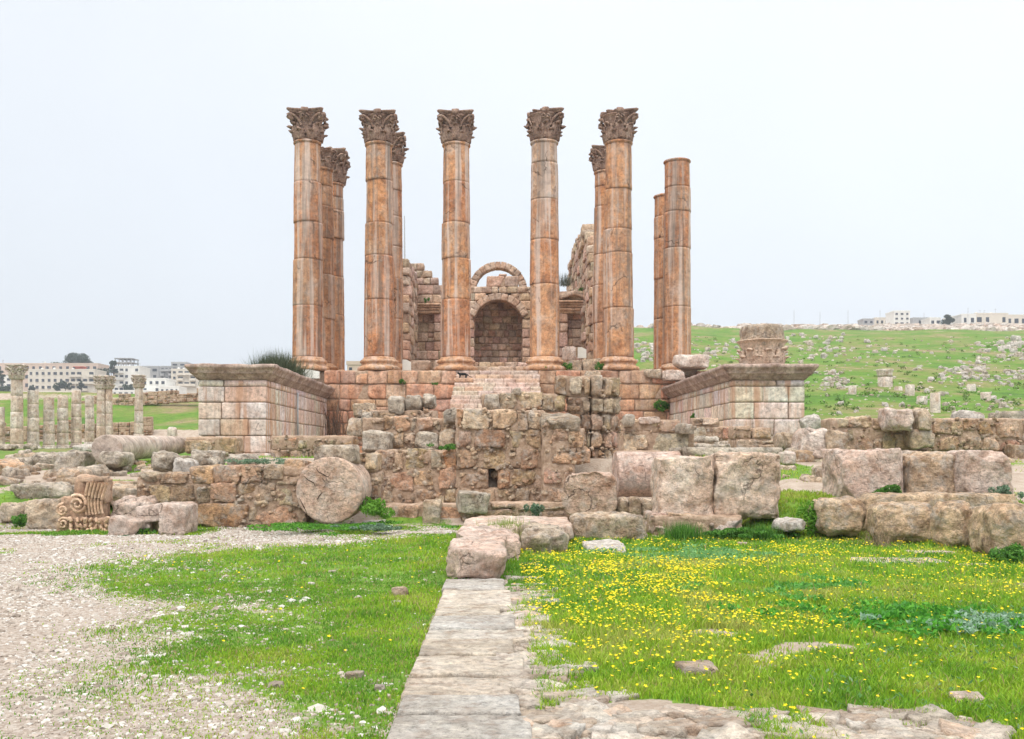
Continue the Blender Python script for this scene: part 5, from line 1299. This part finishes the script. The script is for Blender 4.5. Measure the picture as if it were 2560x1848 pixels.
building('tall white apartment house with a blank side wall', 285, 348, 918, 982, 440, 'bwhite', 4, 5, 14, (0, 1), extra=tank, skip=((2, 3), (1, 3), (1, 4), (2, 4)))
building('grey upper house behind the blank walled one', 340, 396, 918, 950, 480, 'bgrey', 2, 3, 12)
building('grey unfinished apartment tower at the town edge', 402, 432, 918, 962, 470, 'bgrey', 4, 3, 14, (0, 1, 2))
building('stepped cream apartment stack beside the unfinished tower', 428, 506, 925, 966, 455, 'bw', 3, 5, 12, (1, 2, 3), extra=tank)
building('upper grey block crowning the cream apartment stack', 428, 465, 908, 926, 460, 'bgrey', 2, 2, 10)
building('white villa with green windows below the apartment stack', 355, 415, 949, 984, 400, 'bwhite', 2, 4, 12)
building('low white annex right of the villa', 400, 447, 969, 986, 396, 'bwhite', 1, 4, 10)
building('long low white building beneath the twin columns', 280, 365, 979, 988, 390, 'bwhite', 1, 6, 10)
building('cream garden wall house behind the third colonnade column', 60, 180, 982, 1006, 330, 'bw', 1, 3, 6)
building('small white shed with blue door near the colonnade', 62, 95, 1014, 1034, 200, 'bwhite', 1, 3, 6)
building('beige block with a blue window seen between the left columns', 868, 902, 912, 940, 160, 'bpink', 1, 2, 8)
building('small white tower house on the hilltop', 2235, 2275, 780, 815, 420, 'bwhite', 3, 3, 9)
building('pale long house with dark porch on the hilltop at right', 2438, 2520, 786, 816, 415, 'bw', 1, 4, 12, extra=tank)
building('white block at the left end of the hilltop house', 2404, 2440, 788, 816, 412, 'bwhite', 1, 2, 12)
building('beige building at the right edge of the hilltop', 2516, 2600, 790, 818, 430, 'bw', 1, 5, 12)
building('tiny grey hut on the hilltop', 2158, 2185, 800, 812, 400, 'bgrey', 1, 2, 6)
building('low pale houses left of the white tower house', 2188, 2234, 797, 815, 440, 'bw', 1, 4, 9)
building('low grey white house right of the tower house', 2282, 2330, 797, 815, 440, 'bgrey', 1, 4, 9)
building('white stepped house left of the hilltop tree', 2325, 2352, 797, 816, 430, 'bwhite', 1, 2, 9)
building('white house right of the hilltop tree', 2380, 2406, 793, 816, 425, 'bwhite', 1, 2, 9)
# concrete skeleton
t = thing('concrete_frame', 'unfinished open concrete frame rising above the town', 'building frame', (PX(303, 470), 470, PZ(925, 470)))
for px0, px1, y0, y1 in ((278, 328, 926, 906), (288, 328, 906, 896)):
    A = Acc()
    for px in np.linspace(px0, px1, 5):
        for dd in (0, 9): prism(A, (PX(px, 470), 470 + dd, (PZ(y0, 470) + PZ(y1, 470)) / 2 - (2 if y0 > 910 else 0)), (.38, .38, PZ(y1, 470) - PZ(y0, 470) + (4 if y0 > 910 else 0)))
    build(A, 'concrete_posts', M['bgrey'], t, smooth=False)
    A = Acc(); prism(A, (PX((px0 + px1) / 2, 470), 474.5, PZ(y1, 470)), (PX(px1, 470) - PX(px0, 470) + .8, 10, .35)); build(A, 'slab', M['bgrey'], t, smooth=False)

# ---------------------------------------------------------------- plants
GREENS = np.array([(.12, .27, .03), (.17, .345, .028), (.225, .40, .028), (.28, .435, .032), (.33, .46, .042), (.39, .43, .09)])
def leaves(A, C, n, sc, cols, size, flat=.0, seed=0, up=.0):
    """n leaf-sized quads around centres C with spread sc"""
    r = np.random.default_rng(seed)
    k = r.integers(0, len(C), n); d = r.normal(0, 1, (n, 3)); d /= np.linalg.norm(d, axis=1)[:, None]; d *= r.uniform(.3, 1, (n, 1)) ** .5
    P = np.asarray(C)[k] + d * np.asarray(sc)[k if np.ndim(sc) == 2 else slice(None)]
    a = r.normal(0, 1, (n, 3)); a[:, 2] = a[:, 2] * (1 - flat) + up; a /= np.linalg.norm(a, axis=1)[:, None]; b = np.cross(a, r.normal(0, 1, (n, 3))); b /= np.linalg.norm(b, axis=1)[:, None]
    s = size * r.uniform(.6, 1.3, (n, 1)); V = np.stack([P - a * s - b * s * .1, P - b * s * .45, P + a * s, P + b * s * .45], 1).reshape(-1, 3)
    Q = np.arange(n * 4).reshape(-1, 4); m = A.n; A.add(V, Q)
    c = np.asarray(cols)[r.integers(0, len(cols), n)] * r.uniform(.75, 1.25, (n, 1)); A.c[-1][:, :3] = np.repeat(c, 4, 0)
A = Acc(); leaves(A, SCRUB, 9000, np.array([[.32, .32, .14]] * len(SCRUB)), [(.08, .17, .03), (.11, .22, .03), (.15, .18, .06)], .10, seed=5); tag(build(A, 'scrub', M['leaf'], smooth=False, origin=(60, 120, 10)), 'low dark tufts of scrub dotted over the hillside', 'scrub', kind='stuff')
M['bark'] = plain('grey brown bark', (.12, .09, .065), .9, .3)
def tree(name, label, x, y, z, h, w, cols, n=2600, leaf=.5, seed=0, trunk=.3):
    t = thing(name, label, 'tree', (x, y, z)); r = np.random.default_rng(seed); A = Acc()
    tube(A, [(x, y, z - .5), (x + .1, y, z + h * .25), (x, y, z + h * .6)], [h * .04, h * .032, h * .015], 8)
    C, S = [], []
    for k in range(16):
        a = r.uniform(0, 2 * pi); q = r.uniform(.1, 1) ** .6; zz = r.uniform(trunk, .92); ww = math.sqrt(max(.05, 1 - ((zz - .55) / .5) ** 2))
        c = (x + cos(a) * w / 2 * q * ww * .8, y + sin(a) * w / 2 * q * ww * .8, z + zz * h); C.append(c); S.append(np.array([1, 1, .75]) * w * r.uniform(.13, .24))
        tube(A, [(x, y, z + h * .25), ((x + c[0]) / 2, (y + c[1]) / 2, z + h * .35 + (c[2] - z - h * .35) * .4), c], [h * .018, h * .012, h * .004], 5)
    build(A, 'trunk', M['bark'], t); A = Acc(); leaves(A, C, n, np.array(S), cols, leaf, seed=seed); build(A, 'crown', M['leaf'], t, smooth=False)
DK = [(.035, .06, .035), (.05, .08, .045), (.03, .05, .035), (.06, .09, .05)]
tree('broad_tree', 'broad dark tree standing above the beige town building', PX(193, 500), 500, PZ(935, 500), (935 - 882) * 500 / F, 72 * 500 / F, DK, 5000, .42, 3)
tree('pine_tree', 'dark slim tree left of the white apartment house', PX(284, 435), 435, PZ(950, 435), 9.0, 4, DK, 1800, .4, 4)
tree('round_tree', 'dark green tree before the terraced apartment block', PX(163, 440), 440, PZ(980, 440), 5.2, 5.2, DK, 1400, .4, 5)
tree('round_tree', 'dark green tree before the terraced block, left of the other', PX(145, 438), 438, PZ(980, 438), 4.2, 5.6, DK, 1200, .4, 6)
tree('round_tree', 'cypress like tree in front of the terraced balconies', PX(203, 440), 440, PZ(982, 440), 5.5, 2.4, DK, 900, .35, 7)
tree('round_tree', 'small tree left of the terraced block', PX(80, 438), 438, PZ(982, 438), 3.6, 3.0, DK, 800, .35, 8)
tree('round_tree', 'dusty dark tree between the two town groups', PX(255, 470), 470, PZ(955, 470), 6.0, 9, DK, 2000, .45, 9)
tree('round_tree', 'small tree below the white apartment house', PX(322, 400), 400, PZ(983, 400), 3.6, 5, DK, 900, .35, 10)
tree('round_tree', 'dark tree at the far left edge beyond the colonnade', PX(2, 420), 420, PZ(975, 420), 9, 3.2, DK, 1200, .4, 12)
tree('round_tree', 'dark hedge tree under the left edge houses', PX(20, 400), 400, PZ(990, 400), 3.2, 11, DK, 1400, .4, 14, .1)
tree('round_tree', 'dark tree among the hilltop houses', PX(2368, 415), 415, PZ(818, 415), 5.4, 6.4, DK, 2200, .35, 11)
tree('round_tree', 'olive top of a tree behind the beige building', PX(140, 495), 495, PZ(925, 495), 3.8, 5.5, [(.08, .1, .03), (.06, .09, .03)], 800, .35, 13)

def bush_blades(name, label, c, n, length, cols, spread, lean=.7, w=.008, cat='shrub'):
    """wiry shrub: thin curved stems from one foot"""
    A = Acc(); r = np.random.default_rng(int(c[1] * 13) % 991)
    for k in range(n):
        a = r.uniform(0, 2 * pi); tl = r.uniform(0, 1) ** .7 * lean; L_ = length * r.uniform(.55, 1.1); d = np.array([cos(a) * sin(tl), sin(a) * sin(tl), cos(tl)])
        b = np.array(c) + np.array([r.normal(0, spread), r.normal(0, spread), 0]); p1 = b + d * L_ * .5 + r.normal(0, L_ * .03, 3); p2 = b + d * L_ + np.array([0, 0, -L_ * .12 * tl]) + r.normal(0, L_ * .05, 3)
        u = np.cross(d, (0, 0, 1.)) + 1e-3; u /= np.linalg.norm(u); ww = w
        col = np.array(cols[r.integers(0, len(cols))]) * r.uniform(.7, 1.3)
        A.add([b - u * ww, b + u * ww, p1 + u * ww * .8, p1 - u * ww * .8, p2], [(0, 1, 2, 3)], [(3, 2, 4)], tint=col)
    return tag(build(A, name, M['leaf'], smooth=False), label, cat)
bush_blades('broom_shrub', 'feathery grey green broom shrub behind the left pier cornice', (PX(692, 43.5), 43.5, 4.75), 6500, 1.5, [(.10, .125, .07), (.13, .15, .09), (.07, .09, .05)], .42, 1.25, .011)
bush_blades('dry_shrub', 'bare dry twiggy shrub in the corner of pier and podium', (PX(832, 45), 45.5, PZ(1088, 45)), 90, 2.1, [(.16, .10, .07), (.11, .08, .06)], .25, .5, .012)
bush_blades('dry_shrub', 'dark dry thorn shrub nestled among the left boulders', (PX(945, 26.5), 26.3, PZ(1070, 26.5)), 700, .42, [(.22, .18, .12), (.12, .09, .08), (.3, .26, .17)], .12, 1.3, .004)
bush_blades('dry_shrub', 'dry brown grass tuft at the foot of the front right boulders', (PX(2200, 16.6), 16.7, 0), 160, .4, [(.30, .22, .13), (.2, .15, .1)], .15, 1.2, .004)
bush_blades('dry_shrub', 'dry grass tuft between the path blocks and grey block', (PX(1295, 15.4), 15.5, .1), 400, .4, [(.36, .30, .16), (.26, .28, .1)], .12, .9, .004)

def herb(label, px, py, D, w, h, cols, n=500, leaf=.04, name='weed', z=None, y=None, nc=9):
    x = PX(px, D); z = PZ(py, D) if z is None else z; A = Acc(); r = np.random.default_rng(int(px))
    C = [(x + r.normal(0, w * .3), (y or D) + r.normal(0, w * .2), z + h * r.uniform(.1, .8)) for k in range(nc)]
    leaves(A, C, n, np.array([[w * .22, w * .22, h * .35]] * nc) * (1 if nc < 12 else .45), cols, leaf, seed=int(px), up=.3); return tag(build(A, name, M['leaf'], smooth=False), label, 'plant')
G1 = [(.08, .22, .03), (.12, .28, .04), (.06, .16, .03)]; G2 = [(.15, .24, .15), (.12, .2, .12), (.2, .3, .2)]; G3 = [(.12, .28, .03), (.16, .34, .04)]
herb('green caper weed hanging from the podium right of the apse', 1653, 1026, 47.8, .7, .45, G1, 900, .06)
herb('green tuft on the podium under the second front column', 1005, 958, 47.8, .35, .2, G1, 300, .05)
herb('tiny green tuft left of the stairs on the podium', 1088, 962, 47.8, .25, .12, G1, 160, .04)
herb('green weed between the two right front columns', 1415, 924, 48.6, .5, .32, G1, 500, .05)
herb('green weed at the left foot of the rightmost capped column', 1500, 925, 48.4, .4, .4, G1, 450, .05)
herb('small green weed on the podium before the arch columns', 1363, 925, 48.0, .35, .2, G1, 250, .05)
herb('green weed growing in a joint high on the right pier flank', 1830, 957, 36.0, .2, .25, G1, 200, .04)
herb('leafy weed low on the right pier flank', 1740, 1052, 42, .5, .35, G1, 400, .05)
herb('weed sprig on the right flank below the cornice', 1760, 978, 41, .3, .2, G1, 200, .05)
herb('little weed in the flank corner of the right pier', 1700, 1022, 46.5, .25, .3, G1, 200, .05)
herb('weed on the cella cornice left of the arch', 1066, 757, 65.7, .3, .35, G1, 250, .05)
herb('weed on the niche pediment at right', 1456, 727, 65.5, .35, .2, G1, 200, .05)
bush_blades('wall_shrub', 'grey bush beside the tall cella wall', (PX(1414, 66), 66.5, PZ(712, 66)), 160, 1.0, [(.12, .13, .1), (.09, .1, .07)], .25, .5, .012)
herb('tuft of grass on the wall ledge of the tallest ruin', 1118, 1122, 23.9, .45, .12, G1, 500, .03)
herb('green weed at the foot of the great drum, right', 925, 1290, 20.2, .8, .35, G3, 2200, .035)
herb('low dark clover bed before the great drum', 820, 1322, 19.4, 2.2, .12, [(.08, .24, .03), (.12, .32, .03)], 5500, .03, nc=60)
herb('bluish weed before the pale flat stone', 945, 1325, 18.9, .9, .12, G2, 1800, .03, nc=30)
herb('round green weed left of the half drum', 1333, 1288, 20.4, .28, .24, G2, 800, .03)
herb('leafy weed at the foot of the raised row of blocks', 2225, 1238, 19.3, .45, .22, G1, 1200, .03)
herb('grey tuft between the raised row and the wall', 2515, 1240, 19.2, .3, .2, G2, 600, .03)
herb('weeds under the right cubic block', 1840, 1342, 18.0, 1.3, .18, G1, 2800, .03, nc=30)
herb('bright weed left end of the front right boulders', 2033, 1330, 18.0, .45, .55, G3, 1700, .035)
herb('green weed clump at the lower left of the nearest boulder', 2500, 1420, 14.0, .6, .35, G1, 2400, .03)
herb('silvery blue thistle patch in the right meadow', 2460, 1570, 8.9, 1.1, .12, [(.24, .40, .26), (.32, .46, .34), (.18, .34, .16)], 2200, .03, nc=50)
herb('dark leafy weed patch left of the silvery thistle', 2270, 1560, 9.1, 1.9, .13, [(.08, .30, .03), (.12, .36, .035), (.06, .22, .03)], 2600, .034, nc=70)
herb('patch of bluish herbs at the upper edge of the meadow', 1720, 1392, 14.8, 2.2, .08, [(.16, .36, .12), (.2, .40, .14)], 2600, .032, nc=60)
herb('leafy green herb patch in the middle of the meadow', 1960, 1470, 11.6, 2.2, .10, [(.10, .32, .04), (.14, .36, .08)], 4200, .035, nc=60)
herb('dark green weed between the fallen pink blocks', 362, 1345, 18.9, .35, .22, G1, 900, .03)
herb('green weed beside the yellowish left block', 52, 1318, 20.0, .3, .25, G1, 700, .03)
herb('grey green weed under the small pink block', 310, 1352, 18.5, .4, .12, G2, 800, .03)
herb('green grass along the foot of the carved fragment', 215, 1342, 19.1, 1.2, .12, G3, 1800, .03)
herb('blue green weeds on the left wall top near the pier', 640, 1160, 23, .8, .12, G2, 900, .03)
bush_blades('grass_tuft', 'tall dark grass tuft under the left cubic block', (PX(1708, 17.9), 17.9, 0), 900, .36, G1, .16, .6, .004, 'grass tuft')
bush_blades('grass_tuft', 'rush tuft right of the tall dark one', (PX(1905, 17.9), 17.9, 0), 700, .34, G1, .12, .7, .004, 'grass tuft')
bush_blades('grass_tuft', 'green tuft by the slab behind the path blocks', (PX(1265, 16.2), 16.4, .25), 500, .3, [(.2, .3, .06), (.3, .33, .1)], .15, .8, .004, 'grass tuft')

# ---------------------------------------------------------------- grass, pebbles, flowers
def scatter(n, y0, y1, umin, umax):
    """points spread evenly over the ground between two distances"""
    y = np.sqrt(rng.uniform(y0 * y0, y1 * y1, n)); x = rng.uniform(umin, umax, n) * y; return x, y
def grass():
    A = Acc(); xs, ys = [], []
    for n, y0, y1 in ((150000, 5.0, 8), (170000, 8, 12), (190000, 12, 21), (60000, 21, 36)):
        n = int(n * 1.4); x, y = scatter(n, y0, y1, -.76, .84); g = cover(x, y)
        P = np.stack([x, y, x * 0], 1); k = rng.uniform(0, 1, n) < np.clip(g * 1.05 * (.35 + 1.5 * np.clip(fbm(P * 3.5, 3, 88) + .3, 0, 1)), 0, 1)
        k &= ~((np.abs(x - .0) < .59) & (y < 12) & (x < .10)); xs.append(x[k]); ys.append(y[k])
    x = np.concatenate(xs); y = np.concatenate(ys); n = len(x); z = gz(x, y)
    P = np.stack([x, y, x * 0], 1); clump = fbm(P * 1.1, 3, 61); cl2 = fbm(P * .5, 2, 66)
    right = x > .3
    h = (.5 + .5 * cover(x, y)) * (.024 + .030 * np.clip(clump + .35, 0, 1) + np.where(right, .018, 0)) * rng.uniform(.6, 1.4, n); h *= np.where(y > 12, 1.15, 1.0); h *= np.where(rng.uniform(0, 1, n) < .03, 2.0, 1.0) * (.75 + .6 * np.clip(fbm(P * .8, 3, 63) + .4, 0, 1)) * np.where(x < -.6, .8, 1)
    w = .0022 + .00042 * y; a = rng.uniform(0, 2 * pi, n); tl = rng.uniform(.1, .9, n) * h; b = rng.uniform(0, 2 * pi, n)
    ux, uy = np.cos(a) * w, np.sin(a) * w; lx, ly = np.cos(b) * tl, np.sin(b) * tl
    B0 = np.stack([x - ux, y - uy, z - .005], 1); B1 = np.stack([x + ux, y + uy, z - .005], 1)
    M0 = np.stack([x + ux * .7 + lx * .35, y + uy * .7 + ly * .35, z + h * .6], 1); M1 = np.stack([x - ux * .7 + lx * .35, y - uy * .7 + ly * .35, z + h * .6], 1)
    T = np.stack([x + lx, y + ly, z + h], 1)
    V = np.stack([B0, B1, M0, M1, T], 1).reshape(-1, 3); i = np.arange(n) * 5
    A.add(V, np.stack([i, i + 1, i + 2, i + 3], 1), np.stack([i + 3, i + 2, i + 4], 1))
    ci = np.clip(((cl2 * .9 + fbm(P * 2.2, 2, 68) * .9 + .62 + np.where(x > .3, .13, 0)) * 4 + rng.normal(0, .9, n)).astype(int), 0, 5); c = GREENS[ci] * rng.uniform(.75, 1.25, (n, 1))
    dry = rng.uniform(0, 1, n) < np.where(x < 0, .13, .06); c[dry] = (.36, .30, .13)
    A.c[-1][:, :3] = np.repeat(c, 5, 0)
    tag(build(A, 'grass', M['leaf'], smooth=False, origin=(0, 12, 0)), 'short bright green grass covering the foreground', 'grass', kind='stuff')
grass()
def broadleaf():
    A = Acc(); n = 34000; x, y = scatter(n, 5.2, 19, -.2, .84); P = np.stack([x, y, x * 0], 1); k = (fbm(P * .9, 3, 71) > .12) & (cover(x, y) > .8) & (x > .4); x, y = x[k], y[k]; z = gz(x, y); n = len(x)
    a = rng.uniform(0, 2 * pi, n); L_ = rng.uniform(.02, .05, n); up = rng.uniform(.2, .9, n); d = np.stack([np.cos(a) * L_, np.sin(a) * L_, L_ * up], 1); s = np.stack([-np.sin(a), np.cos(a), a * 0], 1) * (L_ * .32)[:, None]
    b = np.stack([x, y, z + rng.uniform(0, .045, n)], 1); V = np.stack([b, b + d * .5 + s, b + d, b + d * .5 - s], 1).reshape(-1, 3); A.add(V, np.arange(n * 4).reshape(-1, 4))
    C = np.array([(.09, .22, .05), (.12, .26, .07), (.16, .25, .12), (.07, .18, .04)]); A.c[-1][:, :3] = np.repeat(C[rng.integers(0, 4, n)] * rng.uniform(.8, 1.2, (n, 1)), 4, 0)
    tag(build(A, 'ground_cover', M['leaf'], smooth=False, origin=(3, 12, 0)), 'small broad leaved herbs mixed into the right meadow', 'ground cover', kind='stuff')
broadleaf()
def pebble_mat():
    m, N, L, B = newmat('pebbles'); at = N.new("ShaderNodeAttribute"); at.attribute_name = "tint"; v = objvec(N, L, rand=False)
    L.new(nmix(N, L, 1.0, at.outputs['Color'], nramp(N, L, nnoise(N, L, v, 50, 4, .6), [(.3, .8), (.7, 1.15)]), 'MULTIPLY'), B.inputs['Base Color']); return m
M['pebble'] = pebble_mat()
def pebbles():
    A = Acc(); n = 160000; x, y = scatter(n, 5.0, 21, -.80, .2); g = cover(x, y); P = np.stack([x, y, x * 0], 1)
    k = (x < -.62) & (rng.uniform(0, 1, n) < np.clip(1.05 - g, .015, 1) * np.clip(.75 + fbm(P * 1.5, 3, 12), .1, 1)); x, y = x[k], y[k]; n = len(x); z = gz(x, y)
    s = rng.uniform(.005, .018, n) * rng.choice([.7, 1, 1.3], n) * (1 + (rng.uniform(0, 1, n) < .05) * .9) * (1 + (rng.uniform(0, 1, n) < .006) * 1.6) * (1 + y * .012); O = np.array([(1, 0, 0), (0, 1, 0), (-1, 0, 0), (0, -1, 0), (.1, .1, .62), (.5, .6, .45), (-.6, .4, .4), (0, -.65, .45)])
    T = np.array([(0, 1, 5), (1, 2, 6), (0, 5, 4), (5, 1, 4), (1, 6, 4), (6, 2, 4), (2, 3, 7), (3, 0, 7), (7, 0, 4), (2, 7, 4)])
    a = rng.uniform(0, 2 * pi, n); ca, sa = np.cos(a), np.sin(a); Q = O[None] * rng.uniform(.7, 1.3, (n, 8, 3)) * s[:, None, None]; Q[:, :, 0] *= 1.3
    V = np.stack([Q[:, :, 0] * ca[:, None] - Q[:, :, 1] * sa[:, None] + x[:, None], Q[:, :, 0] * sa[:, None] + Q[:, :, 1] * ca[:, None] + y[:, None], Q[:, :, 2] + z[:, None] - .001], -1)
    A.add(V.reshape(-1, 3), None, (T[None] + (np.arange(n) * 8)[:, None, None]).reshape(-1, 3))
    C = np.array([(.41, .365, .315), (.48, .445, .40), (.33, .28, .235), (.39, .33, .28), (.55, .525, .49), (.26, .215, .175)]); A.c[-1][:, :3] = np.repeat(C[rng.integers(0, 6, n)] * rng.uniform(.85, 1.1, (n, 1)), 8, 0)
    tag(build(A, 'gravel', M['pebble'], smooth=False, origin=(-4, 12, 0)), 'loose pale gravel spread over the left foreground', 'gravel', kind='stuff')
pebbles()
def flower_acc(A, x, y, z, h, s, tint):
    a0 = random.uniform(0, 6); tx, ty = random.uniform(-.3, .3), random.uniform(-.5, .1)
    V = [(x, y, z + h)]; 
    for k in range(10):
        a = a0 + k * pi / 5; r = s * (1 if k % 2 == 0 else .5); V.append((x + r * cos(a), y + r * sin(a) * .9, z + h + r * cos(a) * tx + r * sin(a) * -ty + .15 * s))
    A.add(V, None, [(0, 1 + k, 1 + (k + 1) % 10) for k in range(10)], tint=tint)
    A.add([(x - .0015, y, z), (x + .0015, y, z), (x, y, z + h)], None, [(0, 1, 2)], tint=(.12, .25, .03))
def flowers():
    F_ = []; n = 80000; x, y = scatter(n, 5.3, 17.6, -.60, .82); P = np.stack([x, y, x * 0], 1); g = cover(x, y)
    m = .7 * fbm(P * .45, 3, 95) + .9 * fbm(P * 2.6, 3, 96)
    py = HY + EYE * F / y; px = CX + x * F / y
    dens = np.where(x > .35, .07 + .75 * sstep(.0, .45, m) * sstep(1340, 1400, py) * (1 - .75 * sstep(1560, 1650, py)) * (1 - .6 * sstep(1900, 2150, px)), .006)
    dens = np.where((px > 2380) & (py < 1500) & (py > 1400), .2, dens) * np.clip(.35 + y / 14, 0, 1.2)
    k = (rng.uniform(0, 1, n) < dens * 1.0) & (g > .6); x, y = x[k], y[k]; z = gz(x, y); o_ = np.argsort(y); x, y, z = x[o_], y[o_], z[o_]
    A = Acc()
    for i in range(len(x)):
        s = random.choice([.008, .011, .013, .016]) * random.uniform(.85, 1.15) * (1 + y[i] * .018); h = random.uniform(.05, .10); c = random.choice([(.86, .62, .01), (.82, .70, .02), (.9, .66, .0)])
        if i < 300:
            B_ = Acc(); flower_acc(B_, x[i], y[i], z[i], h, s, c); lf = x[i] < .3
            tag(build(B_, 'yellow_flower', M['petal'], smooth=False, origin=(x[i], y[i], z[i])), 'small yellow wildflower in the grass left of the path' if lf else 'small yellow wildflower in the near meadow right of the path', 'flower', 'yellow flowers left of the path' if lf else 'yellow flowers in the near meadow')
        else: flower_acc(A, x[i], y[i], z[i], h, s, c)
    tag(build(A, 'wildflowers', M['petal'], smooth=False, origin=(3, 12, 0)), 'drift of yellow wildflowers over the right meadow', 'flowers', kind='stuff')
    print('flowers', len(x))
flowers()

# ---------------------------------------------------------------- small things
M['metal'] = plain('galvanised metal', (.42, .43, .44), .5, .1)
A = Acc(); x = -8.36 + .09; y_ = F * (x) / (744 - CX); lathe(A, (x, y_, PZ(1088, y_)), [(.045, 0), (.045, PZ(982, y_) - PZ(1088, y_))], 12)
tag(build(A, 'drain_pipe', M['metal']), 'thin grey vertical pipe against the left pier flank', 'pipe')
A = Acc(); tube(A, [(PX(1012, 64), 64, PZ(662, 64)), (PX(1011, 64), 64, PZ(540, 64))], [.05, .03], 8)
tag(build(A, 'antenna_pole', M['metal']), 'thin pole rising above the left cella wall', 'pole')
for px in (1985, 2050, 2120, 2200, 2310, 2420):
    D_ = 410; A = Acc(); x = PX(px, D_); z = gz1(x, D_); tube(A, [(x, D_, z), (x, D_, z + random.uniform(6, 8))], [.12, .08], 6)
    tag(build(A, 'utility_pole', M['metal']), 'thin utility pole on the hilltop skyline', 'pole', 'poles on the hilltop')
# small black cat crouched on the podium edge by the stairs
def cat():
    D_ = 47.75; x = PX(1159, D_); z = PZ(947, D_) ; 
    me = bpy.data.meshes.new('cat'); 
    V = [(0, 0, .20), (.09, 0, .21), (.17, .0, .20), (.22, 0, .23), (-.08, 0, .21), (-.16, 0, .19), (.27, 0, .25), (.31, 0, .24), (.17, .05, .10), (.18, .05, .01), (.17, -.05, .10), (.20, -.05, .01), (-.15, .05, .12), (-.12, .06, .07), (-.16, .06, .01), (-.15, -.05, .12), (-.11, -.06, .07), (-.14, -.06, .01), (-.22, 0, .17), (-.30, 0, .10), (-.38, .02, .08)]
    E = [(0, 1), (1, 2), (2, 3), (3, 6), (6, 7), (0, 4), (4, 5), (2, 8), (8, 9), (2, 10), (10, 11), (5, 12), (12, 13), (13, 14), (5, 15), (15, 16), (16, 17), (5, 18), (18, 19), (19, 20)]
    rad = [.075, .07, .062, .045, .075, .07, .052, .028, .03, .02, .03, .02, .042, .028, .02, .042, .028, .02, .025, .017, .012]
    V += [(.262, .03, .315), (.262, -.03, .315)]; E += [(6, 21), (6, 22)]; rad += [.010, .010]
    me.from_pydata(V, E, []); o = bpy.data.objects.new('cat', me); COL.objects.link(o)
    md = o.modifiers.new('skin', 'SKIN'); sv = me.skin_vertices[0].data if me.skin_vertices else None
    if sv is None:
        bpy.context.view_layer.objects.active = o; o.select_set(True); bpy.ops.mesh.customdata_skin_add(); sv = me.skin_vertices[0].data
    for s, r in zip(sv, rad): s.radius = (r, r)
    sv[0].use_root = True
    sb = o.modifiers.new('sub', 'SUBSURF'); sb.levels = 2; sb.render_levels = 2
    me.materials.append(plain('black fur', (.012, .011, .011), .7)); o.location = (x, D_ - .25, z); o.rotation_euler = (0, 0, pi + .2)
    tag(o, 'small black cat on the podium edge left of the stairs', 'cat')
    A = Acc(); block(A, (x, D_ - .2, z - .1), (.9, .55, .22), seg=.08, r=.03, amp=.01); tag(build(A, 'ledge_stone', M['podium']), 'small ledge stone under the black cat', 'stone')
cat()

# ---------------------------------------------------------------- haze
HAZE = True
if HAZE:
    A = Acc(); prism(A, (0, 2000, 100), (9000, 5600, 230)); 
    m = bpy.data.materials.new('thin haze'); m.use_nodes = True; N = m.node_tree.nodes; N.remove(N['Principled BSDF'])
    pv = N.new('ShaderNodeVolumePrincipled'); pv.inputs['Density'].default_value = .0004; pv.inputs['Color'].default_value = (.86, .92, 1, 1); pv.inputs['Anisotropy'].default_value = 0
    m.node_tree.links.new(pv.outputs[0], N['Material Output'].inputs['Volume'])
    o = build(A, 'haze', m, smooth=False); tag(o, 'thin pale haze in the air', kind='stuff')
